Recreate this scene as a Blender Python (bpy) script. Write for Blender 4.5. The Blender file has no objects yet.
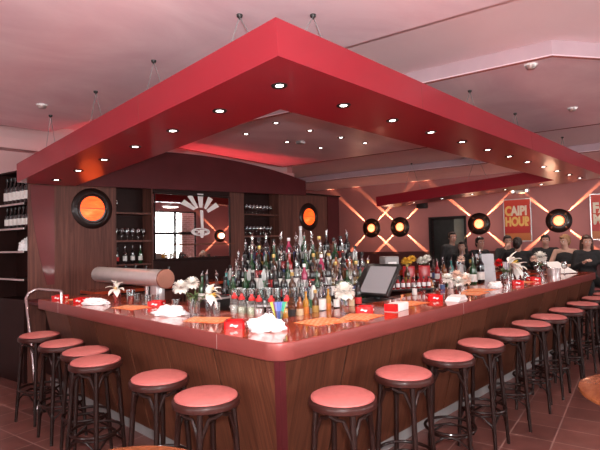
# light levels of the room (watts) and the photograph's exposure
S_WATT, W_WATT, DOWN_W, COVE_W, RAY_W, GLOW_W, FLASH_W, EXPOSURE = 220, 180, 11, 9, 400, 3, 310, 0.83
import bpy, bmesh, math, random
from mathutils import Vector, Matrix, noise
random.seed(7)
SC = bpy.context.scene
COL = SC.collection
PI = math.pi
KIDS = {}
V = Vector

# ------------------------------------------------------------------ mesh collecting
class MB:
    def __init__(s):
        s.v = []; s.f = []
    def add(s, vs, fs, M=None):
        b = len(s.v)
        s.v += [tuple(M @ V(p)) if M else tuple(p) for p in vs]
        s.f += [tuple(b + i for i in f) for f in fs]
        return s
    def box(s, c, d, M=None, bev=0.0):
        x, y, z = d[0]/2, d[1]/2, d[2]/2
        if bev <= 0:
            vs = [(c[0]+i*x, c[1]+j*y, c[2]+k*z) for i in (-1,1) for j in (-1,1) for k in (-1,1)]
            fs = [(0,1,3,2),(4,6,7,5),(0,4,5,1),(2,3,7,6),(0,2,6,4),(1,5,7,3)]
            return s.add(vs, fs, M)
        bm = bmesh.new(); bmesh.ops.create_cube(bm, size=1)
        for v in bm.verts: v.co = V((v.co.x*d[0], v.co.y*d[1], v.co.z*d[2]))
        bmesh.ops.bevel(bm, geom=list(bm.edges), offset=bev, segments=2, affect='EDGES', profile=.5)
        for v in bm.verts: v.co += V(c)
        bm.verts.index_update()
        s.add([v.co[:] for v in bm.verts], [[v.index for v in f.verts] for f in bm.faces], M)
        bm.free(); return s
    def bx(s, x0, x1, y0, y1, z0, z1, M=None, bev=0.0):
        return s.box(((x0+x1)/2,(y0+y1)/2,(z0+z1)/2), (abs(x1-x0),abs(y1-y0),abs(z1-z0)), M, bev)
    def lathe(s, prof, n=20, c=(0,0,0), M=None):
        vs = []; fs = []
        for r, z in prof:
            for i in range(n):
                a = 2*PI*i/n
                vs.append((c[0]+r*math.cos(a), c[1]+r*math.sin(a), c[2]+z))
        for k in range(len(prof)-1):
            for i in range(n):
                j = (i+1) % n
                fs.append((k*n+i, k*n+j, (k+1)*n+j, (k+1)*n+i))
        if prof[0][0] > 1e-6: fs.append(tuple(range(n))[::-1])
        if prof[-1][0] > 1e-6: fs.append(tuple((len(prof)-1)*n+i for i in range(n)))
        return s.add(vs, fs, M)
    def tube(s, pts, r, n=8, closed=False, M=None):
        pts = [V(p) for p in pts]; N = len(pts)
        rs = list(r) if hasattr(r, '__len__') else [r]*N
        vs = []; fs = []; ref = None
        for i in range(N):
            if closed: t = pts[(i+1) % N]-pts[i-1]
            else: t = pts[min(i+1, N-1)]-pts[max(i-1, 0)]
            t = t.normalized() if t.length > 1e-9 else V((0,0,1))
            if ref is None:
                ref = V((0,0,1)) if abs(t.z) < .9 else V((1,0,0))
            u = (ref - t*ref.dot(t))
            u = u.normalized() if u.length > 1e-6 else t.orthogonal().normalized()
            ref = u; w = t.cross(u)
            for k in range(n):
                a = 2*PI*k/n
                vs.append(pts[i]+(u*math.cos(a)+w*math.sin(a))*rs[i])
        for i in range(N if closed else N-1):
            j = (i+1) % N
            for k in range(n):
                m = (k+1) % n
                fs.append((i*n+k, i*n+m, j*n+m, j*n+k))
        if not closed:
            fs.append(tuple(range(n))[::-1]); fs.append(tuple((N-1)*n+k for k in range(n)))
        return s.add(vs, fs, M)
    def prism(s, poly, z0, z1, M=None):
        n = len(poly)
        vs = [(p[0],p[1],z0) for p in poly]+[(p[0],p[1],z1) for p in poly]
        fs = [tuple(range(n))[::-1], tuple(range(n,2*n))]+[(i,(i+1)%n,n+(i+1)%n,n+i) for i in range(n)]
        return s.add(vs, fs, M)
    def ball(s, c, r, nu=14, nv=10, M=None):
        rx, ry, rz = r if hasattr(r,'__len__') else (r,r,r)
        vs = [(c[0],c[1],c[2]-rz)]; fs = []
        for j in range(1, nv):
            p = -PI/2+PI*j/nv
            for i in range(nu):
                a = 2*PI*i/nu
                vs.append((c[0]+rx*math.cos(p)*math.cos(a), c[1]+ry*math.cos(p)*math.sin(a), c[2]+rz*math.sin(p)))
        vs.append((c[0],c[1],c[2]+rz)); L = len(vs)-1
        for i in range(nu):
            k = (i+1)%nu
            fs.append((0,1+k,1+i)); fs.append((L,1+(nv-2)*nu+i,1+(nv-2)*nu+k))
            for j in range(nv-2):
                fs.append((1+j*nu+i,1+j*nu+k,1+(j+1)*nu+k,1+(j+1)*nu+i))
        return s.add(vs, fs, M)
    def grid(s, fn, nu, nv, M=None):
        vs = [fn(i/nu, j/nv) for j in range(nv+1) for i in range(nu+1)]
        fs = [(j*(nu+1)+i, j*(nu+1)+i+1, (j+1)*(nu+1)+i+1, (j+1)*(nu+1)+i) for j in range(nv) for i in range(nu)]
        return s.add(vs, fs, M)
    def mesh(s, name, mats, smooth=40):
        me = bpy.data.meshes.new(name)
        me.from_pydata([tuple(p) for p in s.v], [], s.f)
        bm = bmesh.new(); bm.from_mesh(me)
        bmesh.ops.recalc_face_normals(bm, faces=bm.faces)
        bm.to_mesh(me); bm.free()
        for m in (mats if isinstance(mats, (list,tuple)) else [mats]): me.materials.append(m)
        if smooth:
            for p in me.polygons: p.use_smooth = True
            me.set_sharp_from_angle(angle=math.radians(smooth))
        return me

def obj(name, mb, mats, parent=None, smooth=40, loc=None):
    me = mb.mesh(name, mats, smooth) if isinstance(mb, MB) else mb
    o = bpy.data.objects.new(name, me); COL.objects.link(o)
    if parent is not None:
        o.parent = parent; KIDS.setdefault(parent.name, []).append(o)
    if loc: o.location = loc
    return o
def tag(o, label, cat, group=None):
    o['label'] = label; o['category'] = cat
    if group: o['group'] = group
    return o
def thing(name, label, cat, loc=(0,0,0), rz=0.0, group=None):
    o = bpy.data.objects.new(name, None); COL.objects.link(o)
    o.empty_display_size = .1
    o.location = loc; o.rotation_euler = (0,0,rz)
    return tag(o, label, cat, group)
def struct(name, mb, mat, parent=None, smooth=30):
    o = obj(name, mb, mat, parent, smooth)
    if parent is None: o['kind'] = 'structure'
    return o
def copy_tree(o, parent=None):
    c = o.copy(); COL.objects.link(c)
    if parent is not None:
        c.parent = parent; KIDS.setdefault(parent.name, []).append(c)
    for k in list(KIDS.get(o.name, [])): copy_tree(k, c)
    return c
class Proto:
    """first call moves the built thing itself, later calls copy it"""
    def __init__(s, root): s.root = root; s.used = False
    def put(s, loc, rz=0.0, label=None, group=None, rot=None, scale=None):
        o = s.root if not s.used else copy_tree(s.root)
        s.used = True
        o.location = loc; o.rotation_euler = rot if rot else (0,0,rz)
        if scale: o.scale = (scale,)*3 if not hasattr(scale,'__len__') else scale
        if label: o['label'] = label
        if group: o['group'] = group
        return o
def ord_(n):
    return ['first','second','third','fourth','fifth','sixth','seventh','eighth','ninth','tenth','eleventh','twelfth','thirteenth','fourteenth','fifteenth','sixteenth','seventeenth','eighteenth','nineteenth','twentieth','twenty-first','twenty-second','twenty-third','twenty-fourth','twenty-fifth','twenty-sixth','twenty-seventh','twenty-eighth','twenty-ninth','thirtieth'][n-1]

# ------------------------------------------------------------------ materials
def setin(n, names, v):
    for k in names:
        if k in n.inputs: n.inputs[k].default_value = v; return
def base(name, col, rough=.5, metal=0.0, spec=.5, coat=0.0, trans=0.0, ior=1.45):
    m = bpy.data.materials.new(name); m.use_nodes = True
    b = m.node_tree.nodes['Principled BSDF']
    b.inputs['Base Color'].default_value = (*col, 1); b.inputs['Roughness'].default_value = rough
    b.inputs['Metallic'].default_value = metal
    setin(b, ['Specular IOR Level','Specular'], spec); setin(b, ['Coat Weight'], coat); setin(b, ['Coat Roughness'], .05)
    setin(b, ['Transmission Weight','Transmission'], trans); b.inputs['IOR'].default_value = ior
    return m, m.node_tree, b
def N(nt, t, **kw):
    n = nt.nodes.new(t)
    for k, v in kw.items(): setattr(n, k, v)
    return n
def ramp(nt, fac, stops):
    r = N(nt, 'ShaderNodeValToRGB'); e = r.color_ramp.elements
    while len(e) < len(stops): e.new(.5)
    for q, (p, c) in zip(e, stops): q.position = p; q.color = (*c, 1)
    nt.links.new(fac, r.inputs[0]); return r.outputs[0]
def coords(nt, scale=(1,1,1), rot=(0,0,0), kind='Object'):
    t = N(nt, 'ShaderNodeTexCoord'); m = N(nt, 'ShaderNodeMapping')
    m.inputs['Scale'].default_value = scale; m.inputs['Rotation'].default_value = rot
    nt.links.new(t.outputs[kind], m.inputs[0]); return m.outputs[0]
def noisetex(nt, vec, scale, detail=4, rough=.55, dist=0.0):
    n = N(nt, 'ShaderNodeTexNoise'); n.inputs['Scale'].default_value = scale; n.inputs['Detail'].default_value = detail
    n.inputs['Roughness'].default_value = rough; n.inputs['Distortion'].default_value = dist
    nt.links.new(vec, n.inputs['Vector']); return n.outputs[0]
def bump(nt, b, h, strength=.2, dist=.01):
    n = N(nt, 'ShaderNodeBump'); n.inputs['Strength'].default_value = strength; n.inputs['Distance'].default_value = dist
    nt.links.new(h, n.inputs['Height']); nt.links.new(n.outputs[0], b.inputs['Normal'])
def plain(name, col, rough=.5, metal=0.0, var=.12, scale=6.0, **kw):
    """a colour with a slight uneven tone, as real surfaces have"""
    m, nt, b = base(name, col, rough, metal, **kw)
    f = noisetex(nt, coords(nt), scale)
    c0 = tuple(max(0, c*(1-var)) for c in col); c1 = tuple(min(1, c*(1+var)) for c in col)
    nt.links.new(ramp(nt, f, [(.3, c0), (.7, c1)]), b.inputs['Base Color'])
    return m
def wood(name, dark, light, rough=.35, grain=(14,14,.9), rnd=.25, coat=.0, spec=.22):
    m, nt, b = base(name, light, rough, coat=coat, spec=spec)
    info = N(nt, 'ShaderNodeObjectInfo')
    vec = coords(nt, grain)
    add = N(nt, 'ShaderNodeVectorMath', operation='ADD')
    mul = N(nt, 'ShaderNodeMath', operation='MULTIPLY'); mul.inputs[1].default_value = 37.0
    nt.links.new(info.outputs['Random'], mul.inputs[0]); nt.links.new(vec, add.inputs[0]); nt.links.new(mul.outputs[0], add.inputs[1])
    f = noisetex(nt, add.outputs[0], 2.2, 6, .65, .6)
    c = ramp(nt, f, [(.25, dark), (.5, tuple((a+q)/2 for a, q in zip(dark, light))), (.72, light)])
    hsv = N(nt, 'ShaderNodeHueSaturation')
    mr = N(nt, 'ShaderNodeMapRange'); mr.inputs['To Min'].default_value = 1-rnd; mr.inputs['To Max'].default_value = 1+rnd
    nt.links.new(info.outputs['Random'], mr.inputs[0]); nt.links.new(mr.outputs[0], hsv.inputs['Value'])
    nt.links.new(c, hsv.inputs['Color']); nt.links.new(hsv.outputs[0], b.inputs['Base Color'])
    bump(nt, b, f, .12, .004)
    return m
def clear(name, tint=(.90,.92,.92), gloss=.15, rough=.03):
    """thin drinking glass: mostly see-through with bright fresnel edges"""
    m = bpy.data.materials.new(name); m.use_nodes = True; nt = m.node_tree
    for n in list(nt.nodes):
        if n.type != 'OUTPUT_MATERIAL': nt.nodes.remove(n)
    out = next(n for n in nt.nodes if n.type == 'OUTPUT_MATERIAL')
    t = N(nt, 'ShaderNodeBsdfTransparent'); t.inputs[0].default_value = (*tint, 1)
    g = N(nt, 'ShaderNodeBsdfGlossy'); g.inputs['Roughness'].default_value = rough
    lw = N(nt, 'ShaderNodeLayerWeight'); lw.inputs[0].default_value = .45
    mr = N(nt, 'ShaderNodeMapRange'); mr.inputs['To Min'].default_value = gloss*.5; mr.inputs['To Max'].default_value = .75
    mx = N(nt, 'ShaderNodeMixShader')
    nt.links.new(lw.outputs['Facing'], mr.inputs[0]); nt.links.new(mr.outputs[0], mx.inputs[0])
    nt.links.new(t.outputs[0], mx.inputs[1]); nt.links.new(g.outputs[0], mx.inputs[2]); nt.links.new(mx.outputs[0], out.inputs[0])
    return m
def glow(name, stops, strength, scale=(1,1,1), nscale=3.0):
    m, nt, b = base(name, (.8,.3,.1), .4)
    f = noisetex(nt, coords(nt, scale), nscale, 5, .6, .8)
    c = ramp(nt, f, stops)
    nt.links.new(c, b.inputs['Base Color'])
    nt.links.new(c, b.inputs['Emission Color']); b.inputs['Emission Strength'].default_value = strength
    return m
M = {}
M['red'] = plain('red_lacquer', (.30,.016,.027), .28, var=.06, scale=1.2, coat=.12)
M['ceil_panel'] = None
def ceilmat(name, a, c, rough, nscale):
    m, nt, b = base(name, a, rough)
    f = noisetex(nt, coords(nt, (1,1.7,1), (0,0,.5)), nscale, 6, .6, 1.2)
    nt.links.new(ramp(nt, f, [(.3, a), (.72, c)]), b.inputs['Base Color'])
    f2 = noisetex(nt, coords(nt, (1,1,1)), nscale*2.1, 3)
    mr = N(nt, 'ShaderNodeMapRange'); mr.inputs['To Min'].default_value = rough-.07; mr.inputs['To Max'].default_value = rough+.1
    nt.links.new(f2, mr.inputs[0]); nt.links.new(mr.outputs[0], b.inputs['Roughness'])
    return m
M['ceil_panel'] = ceilmat('polished_plaster_pink', (.77,.54,.60), (.95,.75,.79), .34, .62)  # cloudy reflections of the polish are painted into the two pinks
M['ceil'] = ceilmat('matt_pink_ceiling', (.88,.67,.70), (.92,.71,.74), .8, .9)
M['trimred'] = plain('brown_red_trim', (.22,.06,.05), .5)
M['wall'] = plain('dusty_rose_wall', (.45,.185,.18), .55, var=.07, scale=1.5)
M['wallpale'] = plain('pale_pink_wall', (.55,.36,.36), .7, var=.05, scale=1.5)
M['walldark'] = plain('dark_dado_red', (.10,.03,.03), .5)
M['wood_front'] = wood('bar_front_walnut', (.045,.014,.008), (.130,.043,.023), .45, (24,0,1.2), .24)
M['wood_front_side'] = wood('bar_front_walnut_side', (.045,.014,.008), (.130,.043,.023), .45, (0,24,1.2), .24)
M['wood_wall'] = wood('back_bar_mahogany', (.045,.016,.012), (.150,.056,.042), .45, (11,11,.6), .12)
M['wood_dark'] = plain('dark_stained_wood', (.020,.007,.006), .5, var=.2, scale=4, spec=.15)
M['val'] = plain('oxblood_board', (.075,.012,.014), .5, spec=.2, var=.12, scale=3)
M['redpanel'] = plain('oxblood_gloss_lacquer', (.14,.036,.038), .10, coat=.7, var=.08, scale=2)
M['counter'] = plain('copper_red_lacquer', (.33,.05,.022), .09, .0, coat=.25, var=.10, scale=9)
M['rim'] = plain('copper_red_rim', (.26,.062,.055), .33, .3, var=.05, scale=5)
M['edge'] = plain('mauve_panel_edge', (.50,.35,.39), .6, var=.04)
M['plinth'] = plain('grey_metal_plinth', (.30,.29,.29), .45, .3)
M['chrome'] = plain('polished_steel', (.72,.70,.70), .16, 1.0, var=.04)
M['steel'] = plain('brushed_steel', (.74,.72,.72), .28, .65, var=.06)
M['bent'] = plain('dark_bentwood', (.013,.004,.003), .45, spec=.2, coat=.22, var=.25, scale=5)
M['bentrim'] = plain('mahogany_seat_rim', (.036,.010,.008), .4, spec=.2, coat=.16, var=.2, scale=5)
M['seat'] = plain('coral_upholstery', (.44,.115,.105), .62, var=.07, scale=26)
M['black'] = plain('black_plastic', (.012,.011,.011), .38)
M['dark'] = plain('dark_metal', (.04,.035,.035), .4, .6)
M['white'] = plain('white_paper', (.82,.80,.79), .7, var=.03)
M['napkin'] = plain('white_napkin_cloth', (.88,.87,.87), .8, var=.02)
M['ash'] = plain('red_ashtray_plastic', (.62,.012,.015), .22, coat=.4)
M['redvase'] = plain('red_vase', (.45,.012,.018), .3)
M['petal'] = plain('white_petal', (.86,.83,.77), .6, var=.05, scale=20)
M['petalpink'] = plain('cream_pink_petal', (.85,.60,.48), .6, var=.2, scale=20)
M['yellow'] = plain('yellow_petal', (.85,.50,.06), .6, var=.2, scale=20)
M['leaf'] = plain('green_leaf', (.10,.15,.055), .55, var=.35, scale=20)
M['glass'] = clear('clear_glass')
M['glassred'] = clear('red_tinted_glass', (.85,.22,.18))
M['table'] = wood('round_table_wood', (.20,.055,.020), (.34,.11,.045), .25, (3,12,12), .08, .3)
M['skin'] = plain('skin', (.42,.23,.175), .55, var=.06, scale=12)
M['skin2'] = plain('fair_skin', (.50,.29,.22), .55, var=.06, scale=12)
M['hairdark'] = plain('dark_hair', (.018,.011,.009), .45, var=.4, scale=40)
M['hairbrown'] = plain('brown_hair', (.06,.028,.018), .45, var=.4, scale=40)
M['hairblond'] = plain('blond_hair', (.30,.16,.075), .5, var=.3, scale=40)
M['cloth'] = plain('black_cloth', (.014,.013,.014), .8, var=.3, scale=30)
M['cloth2'] = plain('charcoal_cloth', (.03,.028,.03), .8, var=.3, scale=30)
M['silver'] = plain('silver_frame', (.66,.62,.60), .3, .8)
M['brick'] = None
def flat(name, stops_axis=None): pass
m, nt, b = base('mirror_glass', (.80,.77,.77), .015, 1.0); M['mirror'] = m
m, nt, b = base('etched_white', (.72,.66,.65), .6); M['etch'] = m
# floor: terracotta tiles laid square to the room
m, nt, b = base('terracotta_floor', (.2,.07,.05), .30)
br = N(nt, 'ShaderNodeTexBrick', offset=0.0, squash=1.0)
br.inputs['Scale'].default_value = 1.0; br.inputs['Brick Width'].default_value = .33; br.inputs['Row Height'].default_value = .33
br.inputs['Mortar Size'].default_value = .006; br.inputs['Mortar Smooth'].default_value = .2; br.inputs['Bias'].default_value = 0
br.inputs['Color1'].default_value = (.155,.058,.048,1); br.inputs['Color2'].default_value = (.235,.088,.072,1); br.inputs['Mortar'].default_value = (.38,.22,.19,1)
nt.links.new(coords(nt, (1,1,1), (0,0,math.radians(-9))), br.inputs[0])
mx = N(nt, 'ShaderNodeMixRGB', blend_type='MULTIPLY'); mx.inputs[0].default_value = .7
nt.links.new(br.outputs[0], mx.inputs[1])
nt.links.new(ramp(nt, noisetex(nt, coords(nt), 5, 6), [(.3,(.6,.6,.6)),(.7,(1,1,1))]), mx.inputs[2])
nt.links.new(mx.outputs[0], b.inputs['Base Color']); bump(nt, b, br.outputs[1], -.3, .004)
M['floor'] = m
# brick of the house across the yard
m, nt, b = base('pale_brick', (.5,.4,.35), .8)
br = N(nt, 'ShaderNodeTexBrick'); br.inputs['Scale'].default_value = 1; br.inputs['Brick Width'].default_value = .25; br.inputs['Row Height'].default_value = .09; br.inputs['Mortar Size'].default_value = .012
br.inputs['Color1'].default_value = (.42,.33,.29,1); br.inputs['Color2'].default_value = (.55,.45,.40,1); br.inputs['Mortar'].default_value = (.75,.72,.70,1)
nt.links.new(coords(nt, (1,1,1), (PI/2,0,0)), br.inputs[0]); nt.links.new(br.outputs[0], b.inputs['Base Color']); M['brick'] = m
M['lampglass'] = glow('amber_alabaster', [(.32,(.9,.055,.005)),(.55,(1,.10,.012)),(.75,(1,.22,.05))], 1.0, (1,1,5), 2.6)
M['lamphot'] = glow('hot_amber_glass', [(.3,(1,.22,.07)),(.6,(1,.42,.2))], 1.3, (1,1,1), 4)
M['lamprim'] = glow('amber_glass_edge', [(.3,(1,.11,.02)),(.7,(1,.20,.05))], .9, (1,1,1), 4)
M['bulb'] = glow('halogen_bulb', [(.2,(1,.86,.76)),(.8,(1,.92,.86))], 9.0)
M['sheen'] = glow('ceiling_lamp_diffuser', [(.2,(1,.93,.82)),(.8,(1,.95,.86))], 6.0)
def liquor(name, col, rough=.06):
    m, nt, b = base(name, col, rough, spec=.6, coat=.6)
    return m
LIQ = {k: liquor('bottle_'+k, c) for k, c in dict(green=(.012,.045,.016), black=(.008,.007,.007), brown=(.06,.020,.006), amber=(.20,.05,.008), pale=(.50,.52,.50), clearish=(.42,.40,.40), red=(.26,.012,.014), gold=(.36,.17,.02), blue=(.03,.12,.28), teal=(.04,.20,.19), pink=(.34,.03,.08)).items()}
LAB = {k: plain('label_'+k, c, .6, var=.08, scale=30) for k, c in dict(white=(.70,.67,.64), cream=(.50,.38,.24), red=(.52,.03,.03), black=(.02,.02,.02), gold=(.34,.20,.05), blue=(.05,.08,.20), orange=(.50,.14,.02), silver=(.62,.62,.63), green=(.04,.20,.08)).items()}
def paper(name, bg, ink, sx, sy, thr):
    """printed card: rows of short printed bars on a coloured ground"""
    m, nt, b = base(name, bg, .45)
    v = N(nt, 'ShaderNodeTexBrick', offset=.37); v.inputs['Scale'].default_value = 1; v.inputs['Brick Width'].default_value = sx; v.inputs['Row Height'].default_value = sy; v.inputs['Mortar Size'].default_value = sy*.28; v.inputs['Bias'].default_value = thr
    v.inputs['Color1'].default_value = (*ink,1); v.inputs['Color2'].default_value = (*bg,1); v.inputs['Mortar'].default_value = (*bg,1)
    nt.links.new(coords(nt), v.inputs[0]); nt.links.new(v.outputs[0], b.inputs['Base Color'])
    return m
M['menu'] = paper('orange_menu_card', (.80,.15,.025), (.90,.62,.36), .05, .022, .1)
M['menu2'] = paper('cream_menu_card', (.82,.22,.06), (.92,.72,.50), .04, .030, -.2)
# ================================================================== THE ROOM
A9 = math.radians(9)
def bay(origin, deg):                       # wall frame: x to the right as seen from the room, -y into the room, z up
    return Matrix.Translation(V(origin)) @ Matrix.Rotation(math.radians(deg), 4, 'Z')
H = 3.40
fl = MB().bx(-9, 13.5, -10.5, 11, -.12, 0); struct('floor', fl, M['floor'])
ce = MB().bx(-9, 13.5, -10.5, 11, H, H+.12); struct('ceiling', ce, M['ceil'])

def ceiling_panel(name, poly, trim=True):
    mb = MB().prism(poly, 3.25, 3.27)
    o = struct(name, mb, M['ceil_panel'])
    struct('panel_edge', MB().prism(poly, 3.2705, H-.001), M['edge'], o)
    if not trim: return
    n = len(poly); e = MB()
    for i in range(n):
        a, c = V((*poly[i],0)), V((*poly[(i+1)%n],0))
        d = (c-a).normalized()
        e.tube([a+V((0,0,3.25)), c+V((0,0,3.25))], .009, 4)
    struct('trim_1', e, M['trimred'], o)
def WY(x, y, s): return (x-math.sin(A9)*s, y+math.cos(A9)*s)
def WX(x, y, s): return (x+math.cos(A9)*s, y+math.sin(A9)*s)
# near panel: its far edge runs through (1.31,.42) at yaw 99
p = (1.31,.42)
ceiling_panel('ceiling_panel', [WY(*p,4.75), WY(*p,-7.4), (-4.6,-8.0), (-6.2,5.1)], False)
p = (2.63,.42)
c1 = WY(*p,-1.06); c2 = (3.30,-.98)
far = (5.53,3.0)
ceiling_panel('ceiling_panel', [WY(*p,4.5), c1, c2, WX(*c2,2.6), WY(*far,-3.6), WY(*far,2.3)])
p = (8.05,3.3)
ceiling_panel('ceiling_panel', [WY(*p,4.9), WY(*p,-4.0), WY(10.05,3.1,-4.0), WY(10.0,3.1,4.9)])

# wall with the round lamps (room side faces -y of its frame)
LW = bay((10.256,1.47,0), -81)
T = .16
def holed(Mx, x0, x1, holes, h=H, t=T):
    mb = MB(); cur = x0
    for a, c, z0, z1 in sorted(holes):
        mb.bx(cur, a, 0, t, 0, h, Mx)
        if z0 > 0: mb.bx(a, c, 0, t, 0, z0, Mx)
        if z1 < h: mb.bx(a, c, 0, t, z1, h, Mx)
        cur = c
    mb.bx(cur, x1, 0, t, 0, h, Mx)
    return mb
struct('wall_east', holed(LW, -7.8, 7.56, [(-3.0,-2.14,0,2.2)]), M['wall'])
dd = MB().bx(-7.8,-3.06,-.03,-.001,1.30,1.36,LW).bx(-2.08,7.5,-.03,-.001,1.30,1.36,LW)
struct('trim_2', dd, M['walldark'])
dd = MB().bx(-7.8,-3.06,-.012,-.001,.02,1.30,LW).bx(-2.08,7.5,-.012,-.001,.02,1.30,LW)
struct('trim_3', dd, M['walldark'])
# doorway to the dark passage
dj = MB().bx(-3.06,-3.0,-.03,T,0,2.26,LW).bx(-2.14,-2.08,-.03,T,0,2.26,LW).bx(-3.06,-2.08,-.03,T,2.2,2.26,LW)
dr = struct('door_1', dj, M['black'])
struct('door_leaf', MB().bx(-2.45,-2.145,.17,.21,.01,2.19,LW), plain('grey_green_door',(.26,.29,.25),.5), dr)
pw = MB().bx(-3.6,-1.6,1.9,2.0,0,2.8,LW).bx(-3.7,-3.6,T,2.0,0,2.8,LW).bx(-1.6,-1.5,T,2.0,0,2.8,LW)
struct('wall_passage', pw, plain('passage_wall',(.10,.10,.09),.8))
# south wall with yard windows: first seen in the mirror, others added for daylight
SWc = (11.44,-6.0,0)
SW = bay(SWc, 189)
wins = [(1.61,3.46,.90,2.92),(4.9,6.75,1.1,3.1),(8.2,10.05,1.1,3.1),(11.5,13.35,1.1,3.1)]
struct('wall_south', holed(SW, -.2, 17.0, wins), M['wall'])
WW = bay((11.44-17*math.cos(A9), -6-17*math.sin(A9), 0), 99)
added_wwins = [(2.2,4.4,.9,3.1),(5.2,7.4,.9,3.1),(8.2,10.4,.9,3.1)]  # unseen windows behind the camera, added to light the bar from the front
struct('wall_west', holed(WW, -.2, 15.0, added_wwins), M['wallpale'])
def daylight(name, Mx, x0, x1, z0, z1, watt, n):
    fr = MB(); w = .055; xm = (x0+x1)/2; zm = z0+(z1-z0)*.55
    for a, c, d, e in ((x0,x0+w,z0,z1),(x1-w,x1,z0,z1),(x0,x1,z0,z0+w),(x0,x1,z1-w,z1),(xm-.05,xm+.05,z0,z1),(x0,x1,zm-.06,zm+.06)):
        fr.bx(a, c, .05, .12, d, e, Mx)
    o = struct('window_%d' % n, fr, M['black'])
    struct('pane', MB().bx(x0+w,x1-w,.083,.087,z0+w,z1-w,Mx), clear('window_glass_%d' % n, (.97,.98,.98), .08), o)
    L = bpy.data.lights.new(name, 'AREA'); L.shape = 'RECTANGLE'; L.size = x1-x0+1.0; L.size_y = z1-z0+1.0
    L.energy = watt; L.color = (1,.975,.96)
    lo = bpy.data.objects.new(name, L); COL.objects.link(lo)
    lo.matrix_world = Mx @ Matrix.Translation(V((xm,1.2,(z0+z1)/2))) @ Matrix.Rotation(-PI/2, 4, 'X')
n = 1
for a, c, z0, z1 in wins: daylight('daylight', SW, a, c, z0, z1, S_WATT, n); n += 1
for a, c, z0, z1 in added_wwins: daylight('daylight', WW, a, c, z0, z1, W_WATT, n); n += 1
tag(obj('brick_house', MB().bx(1.3,2.05,.5,.8,0,4.0,SW), M['brick']), 'pale brick house corner across the yard, seen through the window in the mirror', 'house')
# partition behind the back bar, and the room's far end beyond it
struct('wall_north', MB().bx(-7.8,5.45,5.42,5.58,0,H), M['wallpale'])
struct('wall_recess', MB().bx(5.451,5.6,5.42,9.0,0,H), M['wall'])
FE = bay(tuple(LW @ V((-7.8,0,0))), 9)
struct('wall_far', MB().bx(-4.5,.3,0,T,0,H,FE), M['wallpale'])
struct('trim_4', MB().bx(-7.8,5.44,5.20,5.419,2.98,3.12), M['wallpale'])

# ================================================================== THE CANOPY
cy, sy = math.cos, math.sin
C0 = V((.018,-.019,2.682))
a_ = V((cy(.011)*cy(.003), sy(.011)*cy(.003), sy(.003)))
b_ = V((cy(1.574)*cy(-.0552), sy(1.574)*cy(-.0552), sy(-.0552)))
n_ = a_.cross(b_).normalized(); b_ = n_.cross(a_)
CM = Matrix(((a_.x,b_.x,n_.x,C0.x),(a_.y,b_.y,n_.y,C0.y),(a_.z,b_.z,n_.z,C0.z),(0,0,0,1)))
CW, CT, CU, CVV = .666, .223, 8.13, 4.46
can = thing('hanging_canopy', 'big glossy red frame canopy hung on cables above the bar', 'canopy', C0)
can.matrix_world = CM
obj('long_beam', MB().prism([(0,0),(CU,0),(CU-CW,CW),(CW,CW)], 0, CT), M['red'], can)
obj('short_beam', MB().prism([(0,0),(CW,CW),(CW,CVV),(0,CVV)], 0, CT), M['red'], can)
obj('short_beam', MB().prism([(CU,0),(CU,CVV),(CU-CW,CVV),(CU-CW,CW)], 0, CT), M['red'], can)
obj('joint_line', MB().bx(1.60,1.604,-.0012,0,0,CT).bx(4.2,4.204,-.0012,0,0,CT).bx(-.0012,0,1.55,1.554,0,CT).bx(-.0012,0,3.0,3.004,0,CT), M['trimred'], can)
SPOT = bpy.data.lights.new('downlight_beam', 'SPOT'); SPOT.energy = DOWN_W; SPOT.spot_size = math.radians(118); SPOT.spot_blend = .8; SPOT.shadow_soft_size = .035; SPOT.color = (1,.83,.70)
dl_ring = MB().lathe([(.030,-.001),(.034,-.006),(.052,-.005),(.055,0),(.030,0)], 20).mesh('ring', M['dark'])
dl_bulb = MB().lathe([(0,-.002),(.026,-.002),(.026,0.0)], 16).mesh('bulb', M['bulb'])
def downlight(parent, loc, world, light=True, dirz=None):
    r = obj('downlight', dl_ring, None, parent, loc=loc)
    obj('bulb', dl_bulb, None, r)
    if light:
        l = bpy.data.objects.new('downlight_beam', SPOT); COL.objects.link(l); l.location = world + V((0,0,-.02))
spots = [(.321,.321)]
spots += [(.321,.321+.633*k) for k in range(1,7)] + [(.321+.669*k,.321) for k in range(1,12)] + [(CU-.33,.321+.669*k) for k in range(1,6)]
for u, v in spots: downlight(can, (u,v,0), CM @ V((u,v,0)))
# V-shaped cable pairs up to a cup on the ceiling
def cable(u, v, along, zc=3.25):
    w = CM @ V((u,v,CT)); inv = CM.inverted()
    top = inv @ V((w.x, w.y, zc-.012))
    mb = MB()
    for s in (-.23,.23):
        q = V((u+s*along[0], v+s*along[1], CT))
        mb.tube([q, top], .0034, 5)
    o = obj('suspension_cable', mb, M['plinth'], can)
    obj('ceiling_cup', MB().lathe([(.004,-.02),(.008,-.014),(.020,-.003),(.022,.012)], 12, tuple(top)), M['dark'], o)
for v in (.67,1.83,2.98,4.23): cable(.30, v, (0,1))
for u in (.67,): cable(u, .31, (1,0))
for u in (3.17,4.52,6.6): cable(u, .28, (1,0))
cable(CU-.33, 2.2, (0,1), H); cable(CU-.33, 3.7, (0,1), H)
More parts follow.
